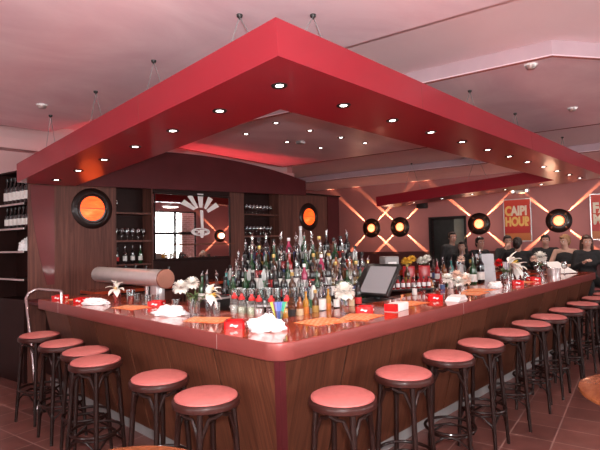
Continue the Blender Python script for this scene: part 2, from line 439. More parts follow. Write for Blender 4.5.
# recessed lights in the ceiling panel inside the canopy opening
cl = [(2.681,3.458),(2.571,2.704),(3.524,3.465),(3.229,2.696),(4.296,3.441),(3.927,2.695),(4.547,2.698)]
nm = ['behind the arched board, nearest the canopy corner','second in the row nearer the bar stools']
for i, (x, y) in enumerate(cl):
    row = [k for k in range(len(cl)) if abs(cl[k][1]-y) < .3]; j = sorted(row, key=lambda k: cl[k][0]).index(i)
    t = thing('ceiling_light', 'recessed round halogen light, %s of the ceiling row %s the arched back bar board' % (ord_(j+1), 'nearer' if y > 3 else 'farther from'), 'ceiling light', (x,y,3.25), 0, 'recessed lights inside the canopy opening')
    obj('ring', dl_ring, None, t); obj('bulb', dl_bulb, None, t)
    l = bpy.data.objects.new('downlight_beam', SPOT); COL.objects.link(l); l.location = (x,y,3.23)
t = thing('ceiling_vent', 'small grey box fitting on the ceiling beside a halogen light', 'ceiling fitting', (3.66,3.30,3.25))
obj('body', MB().bx(-.06,.06,-.05,.05,-.035,0,bev=.008), M['plinth'], t); obj('grille', MB().bx(-.045,.045,-.035,-.03,-.03,-.008).bx(-.045,.045,-.053,-.05,-.03,-.008), M['white'], t)
for (x, y, w_) in ((.054,3.84,'over the wine rack end'),(2.87,-.42,'on the ceiling panel edge above the long canopy beam'),(4.83,-.26,'shape standing for a light streak above the long canopy beam')):  # third disc stands for a light streak on the ceiling
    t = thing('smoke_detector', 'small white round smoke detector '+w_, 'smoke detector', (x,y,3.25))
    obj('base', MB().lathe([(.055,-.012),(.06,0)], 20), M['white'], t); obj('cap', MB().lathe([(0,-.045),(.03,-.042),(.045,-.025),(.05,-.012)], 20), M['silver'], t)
# flat round ceiling lamps over the window side, seen in the mirror
for (x, y, w_) in ((7.75,-4.8,'seen in the bar mirror above the window'),):
    t = thing('ceiling_lamp', 'flat round ceiling lamp '+w_, 'ceiling lamp', (x,y,3.02))
    obj('stem', MB().lathe([(.02,0),(.02,.36),(.06,.379)], 12), M['silver'], t); obj('rim', MB().lathe([(.28,-.06),(.30,-.05),(.30,0)], 28), M['silver'], t); obj('diffuser', MB().lathe([(0,-.08),(.2,-.075),(.28,-.06)], 28), M['sheen'], t)

# ================================================================== ROUND WALL LAMPS
def lamp_proto(name, label, ri, hot):
    t = thing(name, label, 'wall lamp')
    RX = Matrix.Rotation(PI/2, 4, 'X')             # lathe axis -> -y (into the room)
    obj('ring', MB().lathe([(ri,.012),(ri+.012,.028),(.205,.030),(.262,.013),(.275,.006),(.275,0),(ri,0)], 48, M=RX), M['bent'], t)
    if hot:
        obj('glass', MB().lathe([(0,.022),(.09,.020),(.105,.016)], 32, M=RX), M['lamphot'], t)
        obj('glass_edge', MB().lathe([(.105,.016),(ri,.008)], 32, M=RX), M['lamprim'], t)
    else:
        g = obj('glass', MB().lathe([(0,.020),(.10,.018),(ri,.010)], 40, M=RX), M['lampglass'], t)
        obj('divider_wire', MB().bx(-ri,ri,-.026,-.021,-.004,.004), M['trimred'], t)
    return t
XL = bpy.data.lights.new('lamp_ray', 'SPOT'); XL.energy = RAY_W; XL.spot_size = math.radians(27); XL.spot_blend = 1.0; XL.shadow_soft_size = .004; XL.color = (1,.52,.25)
GL = bpy.data.lights.new('lamp_glow', 'POINT'); GL.energy = GLOW_W; GL.shadow_soft_size = .12; GL.color = (1,.55,.36)
RAYS_SC = Matrix.Diagonal((1,.26,1,1))
def rays(Mx):
    for sx in (-1,1):
        for sz in (-1,1):
            d = V((sx*.72, 0, sz*.69)); aim = (d + V((0,.17,0))).normalized()
            o = bpy.data.objects.new('lamp_ray', XL); COL.objects.link(o)
            o.matrix_world = Matrix.Translation(Mx @ (V((0,-.10,0)))) @ ((Mx.to_3x3() @ aim).to_track_quat('-Z','Y').to_matrix().to_4x4()) @ RAYS_SC
def glowpt(Mx, off=.16):
    o = bpy.data.objects.new('lamp_glow', GL); COL.objects.link(o); o.location = Mx @ V((0,-off,0))
lp = Proto(lamp_proto('wall_lamp', '', .135, True))
for i, (tx, lab) in enumerate(((0,'round wall lamp throwing four rays, nearest the FA poster'),(-1.772,'round wall lamp throwing four rays, between doorway and CAIPI HOUR poster'),(-3.88,'round wall lamp throwing four rays, next to the doorway below the loudspeaker'),(-4.747,'round wall lamp throwing four rays, farthest from the posters'))):
    P = LW @ V((tx,-.001,2.036)); lp.put(P, math.radians(-81), lab.replace('FA poster','poster cut by the frame edge'), 'round lamps on the rose wall')
    Mx = bay(P, -81); rays(Mx); glowpt(Mx, .6)
P = SW @ V((.50,-.001,1.90)); lp.put(P, math.radians(189), 'round wall lamp throwing four rays, seen reflected in the bar mirror', 'round lamps on the rose wall'); rays(bay(P,189)); glowpt(bay(P,189))
lb = Proto(lamp_proto('wall_lamp', '', .185, False))
for x, z, lab in ((.925,2.172,'amber glass round lamp on mahogany wall beside the wine rack'),(5.215,2.166,'amber glass round lamp on mahogany panel behind the bottle display')):
    lb.put((x,4.598,z), 0, lab, 'amber lamps on the back bar')
# ================================================================== POSTERS, SPEAKER, EMERGENCY LIGHT
def text(name, body, size, mat, parent, loc, squash=1.0, ext=.0015):
    cu = bpy.data.curves.new(name, 'FONT'); cu.body = body; cu.size = size; cu.extrude = ext; cu.offset = .016; cu.align_x = 'LEFT'
    o = bpy.data.objects.new(name, cu); COL.objects.link(o)
    bpy.context.view_layer.update()
    me = bpy.data.meshes.new_from_object(o.evaluated_get(bpy.context.evaluated_depsgraph_get())); bpy.data.objects.remove(o); bpy.data.curves.remove(cu)
    me.materials.clear(); me.materials.append(mat)
    o = obj(name, me, None, parent); o.location = loc; o.rotation_euler = (PI/2,0,0); o.scale = (squash,1,1)
    return o
m, nt, b = base('poster_print', (.7,.05,.03), .4)
g = N(nt,'ShaderNodeSeparateXYZ'); nt.links.new(coords(nt), g.inputs[0])
mr = N(nt,'ShaderNodeMapRange'); mr.inputs['From Min'].default_value = -.49; mr.inputs['From Max'].default_value = .49; nt.links.new(g.outputs[2], mr.inputs[0])
nt.links.new(ramp(nt, mr.outputs[0], [(0,(.52,.16,.04)),(.17,(.62,.20,.05)),(.19,(.48,.02,.015)),(.36,(.60,.03,.02)),(.38,(.72,.10,.03)),(.82,(.66,.05,.025)),(1,(.74,.07,.035))]), b.inputs['Base Color'])
M['poster'] = m
M['ink_yellow'] = plain('poster_yellow', (.90,.58,.16), .4); M['ink_cream'] = plain('poster_cream', (.92,.80,.62), .4)
def poster(tx, lines, label):
    P = LW @ V((tx,-.002,2.088)); t = thing('poster', label, 'poster', P, math.radians(-81), 'framed posters')
    w, h = .29, .49
    obj('sheet', MB().bx(-w,w,-.012,-.004,-h,h), M['poster'], t)
    fr = MB().bx(-w-.02,-w,-.028,0,-h-.02,h+.02).bx(w,w+.02,-.028,0,-h-.02,h+.02).bx(-w,w,-.028,0,h,h+.02).bx(-w,w,-.028,0,-h-.02,-h)
    obj('frame', fr, M['silver'], t)
    for body, z, size, mat, x, sq in lines: text('lettering', body, size, mat, t, (x,-.013,z), sq)
poster(-.876, [('C',.125,.30,M['ink_yellow'],-.275,.72),('AIPI',.125,.30,M['ink_cream'],-.135,.70),('HOUR',-.13,.29,M['ink_yellow'],-.275,.66)], 'framed red poster reading CAIPI HOUR in yellow and cream letters')
poster(.935, [('FA',.10,.30,M['ink_cream'],-.26,.82),('MO',-.15,.29,M['ink_cream'],-.26,.78)], 'framed red poster with cream letters, cut by the frame edge')
P = LW @ V((-3.18,-.14,2.60))
t = thing('wall_speaker', 'small black loudspeaker mounted high on the wall above the doorway', 'loudspeaker', P, math.radians(-81))
obj('cabinet', MB().bx(-.12,.12,-.11,.11,-.10,.10,bev=.012), M['black'], t); obj('grille', MB().bx(-.10,.10,-.118,-.11,-.085,.085,bev=.003), M['dark'], t); obj('bracket', MB().bx(-.02,.02,.11,.14,-.03,.03), M['dark'], t)
P = LW @ V((-.78,-.06,2.77))
t = thing('emergency_light', 'white twin-head emergency light above the CAIPI HOUR poster', 'emergency light', P, math.radians(-81))
obj('body', MB().bx(-.09,.09,-.03,.06,-.05,.03,bev=.012), M['white'], t)
for s in (-1,1):
    RX = Matrix.Translation(V((s*.15,-.03,.01))) @ Matrix.Rotation(PI/2+.2, 4, 'X')
    hd = obj('lamp_head', MB().lathe([(.03,-.05),(.05,-.02),(.055,.045),(.05,.05),(0,.052)][:4], 18, M=RX), M['white'], t)
    obj('lens', MB().lathe([(0,.052),(.045,.048)], 16, M=RX), M['sheen'], hd)
# ================================================================== BACK BAR
Y0, YB = 4.60, 4.90
bb = thing('back_bar', 'tall dark mahogany back bar with arched top board and lit niches', 'back bar', (2.6,4.6,0))
def bp(name, mb, mat, parent=None, smooth=40):
    inv = Matrix.Translation(V((-2.6,-4.6,0)))
    mb.v = [tuple(inv @ V(p)) for p in mb.v]
    return obj(name, mb, mat, parent or bb, smooth)
ZT = 2.60
seams = [.14,.66,1.24]
bp('wood_panel', MB().bx(.14,.70,Y0,Y0+.03,0,ZT), M['wood_wall']); bp('wood_panel', MB().bx(.70,1.24,Y0,YB,0,ZT), M['wood_wall'])
bp('wood_panel', MB().bx(3.24,3.54,Y0-.02,YB,0,ZT), M['wood_wall']); bp('wood_panel', MB().bx(4.42,4.80,Y0,YB,0,ZT), M['wood_wall'])
bp('wood_panel', MB().bx(4.80,5.78,Y0,YB,0,ZT), M['wood_wall'])
bp('pilaster', MB().bx(5.78,6.14,Y0-.02,YB,0,ZT+.02), M['val'])
# glossy oxblood panel with a curved edge
cv = [(.44,2.44),(.16,2.44)] + [(.16+.19*((k/12)**1.7), 2.44-1.25*k/12) for k in range(1,13)] + [(.44,1.19)]
RXm = Matrix(((1,0,0,0),(0,0,-1,0),(0,1,0,0),(0,0,0,1)))
bp('curved_panel', MB().prism(cv, -(Y0-.001), -(Y0-.013), Matrix(((1,0,0,0),(0,0,-1,0),(0,1,0,0),(0,0,0,1)))), M['redpanel'])
# niches
def niche(x0, x1, zs, name):
    bp('niche_back', MB().bx(x0,x1,YB-.03,YB,1.10,ZT).bx(x0,x1,YB-.32,YB,.0,1.08), M['wood_dark'])
    bp('niche_side', MB().bx(x0,x0+.02,Y0+.001,YB-.03,1.10,ZT), M['wood_wall']); bp('niche_side', MB().bx(x1-.02,x1,Y0+.001,YB-.03,1.10,ZT), M['wood_wall'])
    for z in zs: bp('shelf', MB().bx(x0+.021,x1-.021,Y0+.02,YB-.031,z-.025,z), M['wood_wall'])
niche(1.24,1.82,(1.40,1.74,2.14),'a'); niche(3.54,4.42,(1.40,1.80,2.185),'b')
bp('lower_panel', MB().bx(1.82,3.24,Y0,YB,0,1.43), M['wood_dark'])
bp('upper_rail', MB().bx(1.82,3.24,Y0,YB,2.46,ZT), M['wood_dark'])
ar = [(.30,2.445),(5.02,2.575)]
pts = []
for k in range(33):
    x = 5.02-(5.02-.30)*k/32; pts.append((x, 3.075-.042*((x-2.72))**2))
arch = [(.30,2.445),(5.02,2.575)] + pts
bp('arched_board', MB().prism(arch, -4.52, -4.48, Matrix(((1,0,0,0),(0,0,-1,0),(0,1,0,0),(0,0,0,1)))), M['val'])
bp('top_deck', MB().bx(.37,6.14,4.53,YB,ZT+.001,ZT+.03), M['wood_dark'])
bp('worktop', MB().bx(.75,6.0,4.12,Y0-.03,1.05,1.09), M['counter'])
for k in range(8):
    x0 = .78+.65*k
    d = bp('cupboard_door', MB().bx(x0,x0+.63,4.16,4.18,.12,1.02), M['wood_wall']); bp('handle', MB().bx(x0+.55,x0+.565,4.135,4.16,.75,.9), M['chrome'], d)
bp('cupboard_body', MB().bx(.75,6.0,4.18,Y0-.03,.0,1.05), M['wood_dark'])
RTL = bpy.data.lights.new('red_cove_tube', 'AREA'); RTL.shape = 'RECTANGLE'; RTL.size = 4.2; RTL.size_y = .08; RTL.energy = COVE_W; RTL.color = (1,.05,.06)
o = bpy.data.objects.new('red_cove_tube', RTL); COL.objects.link(o); o.location = (2.9,4.75,2.67); o.rotation_euler = (math.radians(180-30),0,0)
# mirror
mi = thing('bar_mirror', 'wide bar mirror with etched sun-ray emblem, reflecting windows', 'mirror', (2.53,Y0-.012,1.945)); mi.rotation_euler.x = math.radians(.4)
obj('mirror_glass', MB().bx(-.69,.69,-.006,0,-.485,.485), M['mirror'], mi)
obj('frame', MB().bx(-.705,-.69,-.025,0,-.50,.505).bx(.69,.705,-.025,0,-.50,.505).bx(-.69,.69,-.025,0,.485,.505).bx(-.69,.69,-.025,0,-.505,-.485), M['wood_dark'], mi)
def lp_(px, py): return ((2.635+(px-199)*.0182)-2.53, 2.502-(py-192)*.0162-1.945)
em = []
def q2(x, y): return lp_(160+x/4.5, 180+y/4.5)
for tipa, tipb, ina, inb in (((88,112),(104,92),(158,128),(146,137)),((118,78),(138,68),(168,124),(158,130)),((164,62),(192,62),(187,124),(172,124)),((216,72),(238,84),(204,132),(194,125)),((252,98),(268,116),(214,146),(206,134))):
    em.append([q2(*tipa), q2(*tipb), q2(*ina), q2(*inb)])
em.append([q2(176,136), q2(190,136), q2(192,218), q2(180,218)])
em.append([q2(172,222), q2(196,222), q2(190,258), q2(178,258)])
mbE = MB()
XZ = Matrix(((1,0,0,0),(0,0,-1,0),(0,1,0,0),(0,0,0,1)))
for poly in em: mbE.prism(poly, .0062, .0085, XZ)
def eye(cx, cy_, rx, ry, w_):
    n = 20
    for k in range(n):
        a, c = 2*PI*k/n, 2*PI*(k+1)/n
        P_ = lambda an, f: q2(cx+rx*f*math.cos(an), cy_+ry*f*math.sin(an))
        mbE.prism([P_(a,1),P_(c,1),P_(c,w_),P_(a,w_)], .0062, .0085, XZ)
eye(178,232,44,18,.72); eye(158,232,16,8,.55); eye(202,232,16,8,.55)
obj('emblem', mbE, M['etch'], mi)
ms = tag(obj('glass_shelf', MB().bx(1.86,3.22,Y0-.16,Y0-.05,1.655,1.672), M['wood_front']), 'thin narrow wooden shelf running across the bar mirror', 'shelf')
# ---------------------------------------------------------------- wine rack on the end of the back bar
RK = bay((.125,4.61,0), 0)
wr = thing('wine_rack', 'open end rack of the back bar holding rows of dark wine bottles', 'wine rack', (.125,4.66,0), math.radians(99-180))
# frame: local x to the right (towards the back bar), -y towards the room; x from -.66 to 0
WRm = wr.matrix_basis.copy(); bpy.context.view_layer.update(); WRm = wr.matrix_world.copy()
wz = [1.275,1.62,1.91,2.22]
obj('back', MB().bx(-.66,0,.20,.22,0,2.62), M['wood_dark'], wr)
obj('side', MB().bx(-.68,-.66,-.02,.22,0,2.64), M['wood_dark'], wr); obj('edge_strip', MB().bx(-.685,-.655,-.032,-.0205,0,2.64), M['silver'], wr); 
obj('lower_cupboard', MB().bx(-.66,-.002,-.015,.20,0,1.02), M['wood_dark'], wr)
for z in wz:
    sh_ = obj('shelf', MB().bx(-.66,-.002,-.013,.20,z-.02,z), M['wood_dark'], wr); obj('edge_strip', MB().bx(-.655,-.002,-.024,-.0135,z-.021,z+.001), M['silver'], sh_)
obj('top', MB().bx(-.66,0,-.015,.22,2.62,2.64), M['wood_dark'], wr)

# ================================================================== BAR COUNTER
XE, YL, DEP = 6.85, 3.78, .64
bar = thing('bar_counter', 'U-shaped bar with copper-red lacquer top and sloping walnut front boards', 'bar counter')
def corner(cx, cy_, r, a0, a1, n=10): return [(cx+r*math.cos(a0+(a1-a0)*k/n), cy_+r*math.sin(a0+(a1-a0)*k/n)) for k in range(n+1)]
def ring_top(off, inner=DEP):
    r = .13
    o_ = [(off, YL)] + corner(off+r, off+r, r, PI, 1.5*PI) + corner(XE-off-r, off+r, r, 1.5*PI, 2*PI) + [(XE-off, 4.0)]
    return o_
outer = ring_top(0.0)
inner_ = [(XE-DEP, 4.0), (XE-DEP, DEP), (DEP, DEP), (DEP, YL)]
def slab(z0, z1, off=0.0):
    """concave U outline, built as strips between the outer and the inner line"""
    o_ = ring_top(off); mb = MB(); n = len(o_); i_ = []
    for k, (x, y) in enumerate(o_):
        if k == 0: i_.append((DEP, YL))
        elif k <= 11: i_.append((DEP, DEP))
        elif k <= 22: i_.append((XE-DEP, DEP))
        else: i_.append((XE-DEP, 4.0))
    vs = [(x,y,z1) for x,y in o_]+[(x,y,z1) for x,y in i_]+[(x,y,z0) for x,y in o_]+[(x,y,z0) for x,y in i_]
    fs = []
    for k in range(n-1):
        fs += [(k,k+1,n+k+1,n+k),(2*n+k,3*n+k,3*n+k+1,2*n+k+1),(k,2*n+k,2*n+k+1,k+1),(n+k,n+k+1,3*n+k+1,3*n+k)]
    fs += [(0,n,3*n,2*n),(n-1,3*n-1,4*n-1,2*n-1)]
    mb.add(vs, fs); return mb
def ribbon(z0, z1):
    o_ = outer; n = len(o_); r = .012
    prof = [(0.001,z1-.0002),(-.004,z1-.003),(-.006,z1-.010),(-.006,z0+.006),(0.0,z0),(.03,z0+.001)]
    mb = MB(); vs = []
    for k,(x,y) in enumerate(o_):
        p0 = V((*o_[max(k-1,0)],0)); p1 = V((*o_[min(k+1,n-1)],0)); d = (p1-p0).normalized(); nn = V((-d.y,d.x,0))   # inward
        for off, z in prof: vs.append((x+nn.x*off, y+nn.y*off, z))
    m_ = len(prof)
    fs = [(k*m_+j,(k+1)*m_+j,(k+1)*m_+j+1,k*m_+j+1) for k in range(n-1) for j in range(m_-1)]
    return mb.add(vs, fs)
obj('countertop', slab(1.0, 1.098), M['counter'], bar, 30)
obj('edge_band', ribbon(.995, 1.098), M['rim'], bar, 50)
obj('edge_joint', MB().bx(-.0075,-.005,.553,.556,1.0,1.09).bx(2.2,2.203,-.0075,-.005,1.0,1.09).bx(-.0075,-.005,3.2,3.203,1.0,1.09), M['silver'], bar)
TOPI, BOTI, ZB = .045, .275, .10
def board(p0, p1, side, first=False, last=False):
    """one sloping front board between two places along the bar; side 'x': along the long wing, 'y': short wing, 'e': far wing"""
    g = .02
    def P_(t, i, z):
        if side == 'x': return (t, i, z)
        if side == 'y': return (i, t, z)
        return (XE-i, t, z)
    a0, a1 = p0+g/2, p1-g/2; th = .010
    ta0 = a0 if not first else TOPI; ba0 = a0 if not first else BOTI
    ta1 = a1 if not last else a1-TOPI; ba1 = a1 if not last else a1-BOTI
    lean = .0
    vs = [P_(ta0,TOPI,1.0),P_(ta1,TOPI,1.0),P_(ba1,BOTI,ZB),P_(ba0,BOTI,ZB),P_(ta0,TOPI+th,1.0),P_(ta1,TOPI+th,1.0),P_(ba1,BOTI+th,ZB),P_(ba0,BOTI+th,ZB)]
    fs = [(0,1,2,3),(4,7,6,5),(0,4,5,1),(1,5,6,2),(2,6,7,3),(3,7,4,0)]
    return MB().add(vs, fs)
xs = [.03]+[.66+.55*k for k in range(11)]+[XE]
for k in range(len(xs)-1): obj('front_board', board(xs[k], xs[k+1], 'x', k == 0, k == len(xs)-2), M['wood_front'], bar, 30)
ys = [.03]+[.68+.605*k for k in range(5)]+[YL-.02]
for k in range(len(ys)-1): obj('front_board', board(ys[k], ys[k+1], 'y', k == 0), M['wood_front_side'], bar, 30)
es = [.03]+[.7+.6*k for k in range(5)]+[4.0]
for k in range(len(es)-1): obj('front_board', board(es[k], es[k+1], 'e', k == 0), M['wood_front_side'], bar, 30)
for sd, (q0, q1) in (('x',(.08,XE-.05)),('y',(.08,YL-.03)),('e',(.08,3.98))):
    def B_(t, i, z): return (t,i,z) if sd == 'x' else (i,t,z) if sd == 'y' else (XE-i,t,z)
    u0 = q0+.27; w0 = q1-(.27 if sd == 'x' else 0)
    obj('backing_board', MB().add([B_(q0,TOPI+.012,.998),B_(q1,TOPI+.012,.998),B_(w0,BOTI+.012,ZB+.002),B_(u0,BOTI+.012,ZB+.002)], [(0,1,2,3)]), M['black'], bar, 0)
obj('corner_strip', MB().add([(.036,.036,1.0),(.075,.030,1.0),(.310,.263,ZB),(.267,.267,ZB),(.030,.075,1.0),(.263,.310,ZB)], [(0,1,2,3),(0,3,5,4),(1,0,4),(3,2,5),(1,4,5,2)]), M['val'], bar, 0)
obj('carcass', MB().bx(.345,.60,.345,YL-.03,.10,.99).bx(.60,XE-.345,.345,.60,.10,.99).bx(XE-.60,XE-.345,.6,3.95,.10,.99), M['wood_dark'], bar)
obj('plinth', MB().bx(.30,.60,.30,YL+.55,0,.10).bx(.60,XE-.30,.30,.60,0,.10).bx(XE-.60,XE-.30,.6,4.0,0,.10), M['plinth'], bar)
obj('inner_ledge', MB().bx(DEP+.002,1.02,DEP+.002,YL,1.02,1.05).bx(1.021,XE-DEP-.002,DEP+.002,1.02,1.02,1.05).bx(XE-1.02,XE-DEP-.002,1.021,4.0,1.02,1.05).bx(.97,1.0,1.0,YL,.1,1.02).bx(1.0,XE-1.0,.97,1.0,.1,1.02), M['counter'], bar)
# flap end piece between the short wing and the wall, grab rail
fp = thing('bar_flap', 'dark low hatch closing the gap between bar end and back bar', 'bar hatch', (.2,4.18,0))
obj('flap_top', MB().bx(-.12,.36,-.38,.38,.99,1.03,bev=.01), M['val'], fp); obj('flap_door', MB().bx(.12,.16,-.36,.36,.11,.988), M['wood_dark'], fp)
gr = thing('grab_rail', 'bent steel grab rail rising beside the bar end and resting on it', 'grab rail', (0,0,0))
P0 = V((-.10,3.50,0))
pts = [P0, V((-.085,3.72,.60)), V((-.07,3.97,1.10)), V((-.04,3.99,1.15)), V((.02,3.98,1.185)), V((.06,3.93,1.195)), V((.075,3.36,1.205)), V((.075,3.34,1.20)), V((.075,3.335,1.19)), V((.075,3.335,1.100))]
obj('tube', MB().tube(pts, .016, 10), M['chrome'], gr); obj('foot_plate', MB().lathe([(.045,0),(.045,.008),(.018,.012)], 16, (P0.x,P0.y,0)), M['chrome'], gr)

# ================================================================== BAR STOOLS
def make_stool():
    t = thing('bar_stool', '', 'bar stool')
    obj('seat_cushion', MB().lathe([(.160,.772),(.1745,.783),(.173,.793),(.156,.802),(.09,.808),(0,.810)], 36), M['seat'], t)
    obj('seat_frame', MB().lathe([(.12,.742),(.180,.742),(.187,.747),(.189,.765),(.185,.780),(.177,.786),(.170,.782),(.150,.770),(.12,.768)], 36), M['bentrim'], t)
    legs = []
    for k in range(4):
        a = PI/4+k*PI/2
        top = V((.150*math.cos(a), .150*math.sin(a), .755)); bot = V((.205*math.cos(a), .205*math.sin(a), 0))
        pts = [top.lerp(bot, s) for s in (0,.25,.5,.75,1)]
        obj('leg', MB().tube(pts, [.0165,.0165,.0165,.015,.0125], 10), M['bent'], t)
        legs.append((top, bot))
    def at(k, z):
        top, bot = legs[k % 4]; s = (.755-z)/.755; return top.lerp(bot, s)
    for k in range(4):
        # bentwood arch under the seat: from one leg up along the rim and down to the next
        A, B = at(k,.53), at(k+1,.53)
        m = (A+B)/2; up = V((m.x*1.30, m.y*1.30, .730))
        A2, B2 = at(k,.66), at(k+1,.66)
        pts = [A, A.lerp(A2,.55)+ (up-A)*.10, A2.lerp(up,.42)+V((0,0,.018)), up.lerp(A2,.30)+V((0,0,.004)), up, up.lerp(B2,.30)+V((0,0,.004)), B2.lerp(up,.42)+V((0,0,.018)), B.lerp(B2,.55)+(up-B)*.10, B]
        obj('arch_brace', MB().tube(pts, .0110, 8), M['bent'], t)
        # lower quarter brackets below the foot ring
        A, B = at(k,.13), at(k+1,.13); m = (A+B)/2
        A2, B2 = at(k,.22), at(k+1,.22)
        pts = [A, A2.lerp(m,.12)+V((0,0,-.0)), V((m.x*1.0,m.y*1.0,.262)).lerp(A2,.35)+V((0,0,.012)), V((m.x*1.02,m.y*1.02,.268)), V((m.x,m.y,.262)).lerp(B2,.35)+V((0,0,.012)), B2.lerp(m,.12), B]
        obj('foot_bracket', MB().tube(pts, .0075, 8), M['bent'], t)
    R = .175
    obj('foot_ring', MB().tube([(R*math.cos(2*PI*k/32), R*math.sin(2*PI*k/32), .300) for k in range(32)], .0105, 8, True), M['bent'], t)
    R = .135
    obj('inner_ring', MB().tube([(R*math.cos(2*PI*k/32), R*math.sin(2*PI*k/32), .262) for k in range(32)], .0085, 8, True), M['bent'], t)
    return t
ST = Proto(make_stool())
SG = 'coral bar stools along the bar'
xr = [.255,.87,1.465,2.02,2.605,3.185,3.72,4.335,5.04,5.75,6.35]
for k, x in enumerate(xr):
    lab = 'bentwood bar stool with coral round seat, %s from the corner along the long wing' % ord_(k+1)
    ST.put((x,-.225,0), random.uniform(-.35,.35)+.35, lab, SG, scale=(1,1,1.024))
yl = [.38,.907,1.80,2.10,2.585,3.149]; xo = [0,0,-.06,.06,0,0]
YLX = [-.225,-.20,-.275,-.185,-.19,-.175]
yl = [.36,.907,1.685,2.085,2.585,3.2]
for k, y in enumerate(yl):
    lab = 'bentwood bar stool with coral round seat, %s from the corner along the short wing' % ord_(k+1)
    ST.put((YLX[k],y,0), random.uniform(-.3,.3)+.2, lab, SG, scale=(1,1,1.024))
# ================================================================== ROUND TABLES
def round_table(x, y, r, label):
    t = thing('round_table', label, 'table', (x,y,0), 0)
    obj('tabletop', MB().lathe([(0,.715),(r-.03,.715),(r-.004,.722),(r,.735),(r-.004,.746),(r-.02,.75),(0,.75)], 56), M['table'], t)
    obj('column', MB().lathe([(.045,.05),(.032,.12),(.030,.62),(.05,.70),(.12,.714)], 20), M['dark'], t)
    obj('foot', MB().lathe([(.21,0),(.215,.012),(.18,.03),(.05,.05)], 28), M['dark'], t)
round_table(-.985,-.135,.39,'round brown wooden table in front of the short wing stools')
round_table(1.62,-1.53,.49,'round brown wooden table opposite the long wing stools')

# ================================================================== BEER TAP
tp = thing('beer_tap', 'long brushed steel tube beer tap on two posts', 'beer tap', (.83,.17,1.0505))
AX = Matrix.Rotation(-PI/2, 4, 'X')             # lathe z -> +y
def ycyl(r, y0, y1, x=0.0, z=0.0, n=32, cap=.012):
    return MB().lathe([(0,y0),(r-cap,y0),(r,y0+cap),(r,y1-cap),(r-cap,y1),(0,y1)], n, M=Matrix.Translation(V((x,0,z))) @ AX)
obj('tube', ycyl(.094,2.42,4.03,0,.255), M['steel'], tp)
obj('end_cap', ycyl(.102,2.395,2.4195,0,.255,cap=.004), plain('copper_end_cap',(.30,.12,.085),.3,.8), tp)
obj('post', MB().bx(-.05,.05,2.50,2.64,0,.18,bev=.012), M['steel'], tp); obj('post', MB().lathe([(.045,0),(.045,.01),(.030,.02),(.030,.18)], 18, (0,2.78,0)), M['chrome'], tp)
obj('post', MB().lathe([(.045,0),(.045,.01),(.030,.02),(.030,.18)], 18, (0,3.55,0)), M['chrome'], tp)
for y in (2.6,3.1,3.35,3.6):
    f_ = obj('tap', MB().tube([(.08,y,.255),(.14,y,.255),(.165,y,.235),(.168,y,.165)], .012, 8), M['chrome'], tp)
    obj('tap_handle', MB().tube([(.14,y,.267),(.16,y,.37)], [.010,.015], 8), M['black'], f_)
# ================================================================== BOTTLES
def bottle_proto(h, r, neck, shoulder, body, label, cap, lab=(.19,.44), pour=True, square=False):
    t = thing('bottle', '', 'bottle')
    sh = h*shoulder
    prof = [(0,.002),(r*.9,0),(r,.008),(r,sh),(r*.93,sh+.018),(neck*1.7,sh+.032),(neck,sh+.055),(neck,h-.012),(neck*1.15,h-.010),(neck*1.15,h)]
    n = 4 if square else 14
    MR = Matrix.Rotation(PI/4, 4, 'Z')
    if square: prof = [(p*1.1 if z < sh+.03 else p, z) for p, z in prof]
    obj('glass_body', MB().lathe(prof, n, M=MR), body, t, 30)
    rr = r*1.1 if square else r
    obj('paper_label', MB().lathe([(rr+.0009,h*lab[0]),(rr+.0012,h*lab[0]+.001),(rr+.0012,h*lab[1]),(rr+.0009,h*lab[1])], n, M=MR), label, t, 30)
    if pour:
        obj('pour_spout', MB().lathe([(neck*1.1,h+.0005),(neck*1.15,h+.010),(neck*.5,h+.015)], 10).tube([(0,0,h+.012),(.003,0,h+.028),(.012,0,h+.045)], [.0055,.0045,.0035], 7), cap, t)
    else:
        obj('cap', MB().lathe([(neck*1.25,h-.03),(neck*1.3,h-.028),(neck*1.3,h+.004),(0,h+.006)], 12), cap, t)
    return Proto(t)
CAPR = plain('red_cap', (.55,.03,.03), .4); CAPG = plain('gold_cap', (.62,.42,.14), .3, .6); CAPB = M['black']; SP = M['chrome']; CAPW = M['white']
KIND = [
 ('green bottle with white label', bottle_proto(.30,.037,.014,.60,LIQ['green'],LAB['white'],SP)),
 ('black bottle with red label', bottle_proto(.29,.037,.015,.62,LIQ['black'],LAB['red'],CAPB,pour=False)),
 ('clear bottle with blue label', bottle_proto(.30,.036,.014,.62,M['glass'],LAB['blue'],SP)),
 ('clear bottle with white label', bottle_proto(.31,.036,.014,.60,M['glass'],LAB['white'],SP,(.17,.46))),
 ('amber bottle with cream label', bottle_proto(.28,.038,.014,.60,LIQ['amber'],LAB['cream'],CAPB,pour=False)),
 ('golden bottle with orange label', bottle_proto(.30,.034,.013,.60,LIQ['gold'],LAB['orange'],SP)),
 ('brown bottle with gold label', bottle_proto(.29,.038,.015,.58,LIQ['brown'],LAB['gold'],CAPG,pour=False)),
 ('red bottle with white label', bottle_proto(.30,.036,.014,.60,LIQ['red'],LAB['white'],SP)),
 ('teal bottle with silver label', bottle_proto(.29,.036,.014,.62,LIQ['teal'],LAB['silver'],SP)),
 ('pink bottle with white label', bottle_proto(.28,.035,.014,.60,LIQ['pink'],LAB['white'],CAPW,pour=False)),
 ('tall black bottle with white label', bottle_proto(.32,.036,.014,.62,LIQ['black'],LAB['white'],SP,(.2,.44))),
 ('square pale bottle with green label', bottle_proto(.27,.033,.013,.66,LIQ['pale'],LAB['green'],CAPB,pour=False,square=True)),
 ('square dark bottle with black label', bottle_proto(.27,.033,.014,.66,LIQ['brown'],LAB['black'],CAPB,pour=False,square=True)),
]
KD = dict(KIND)
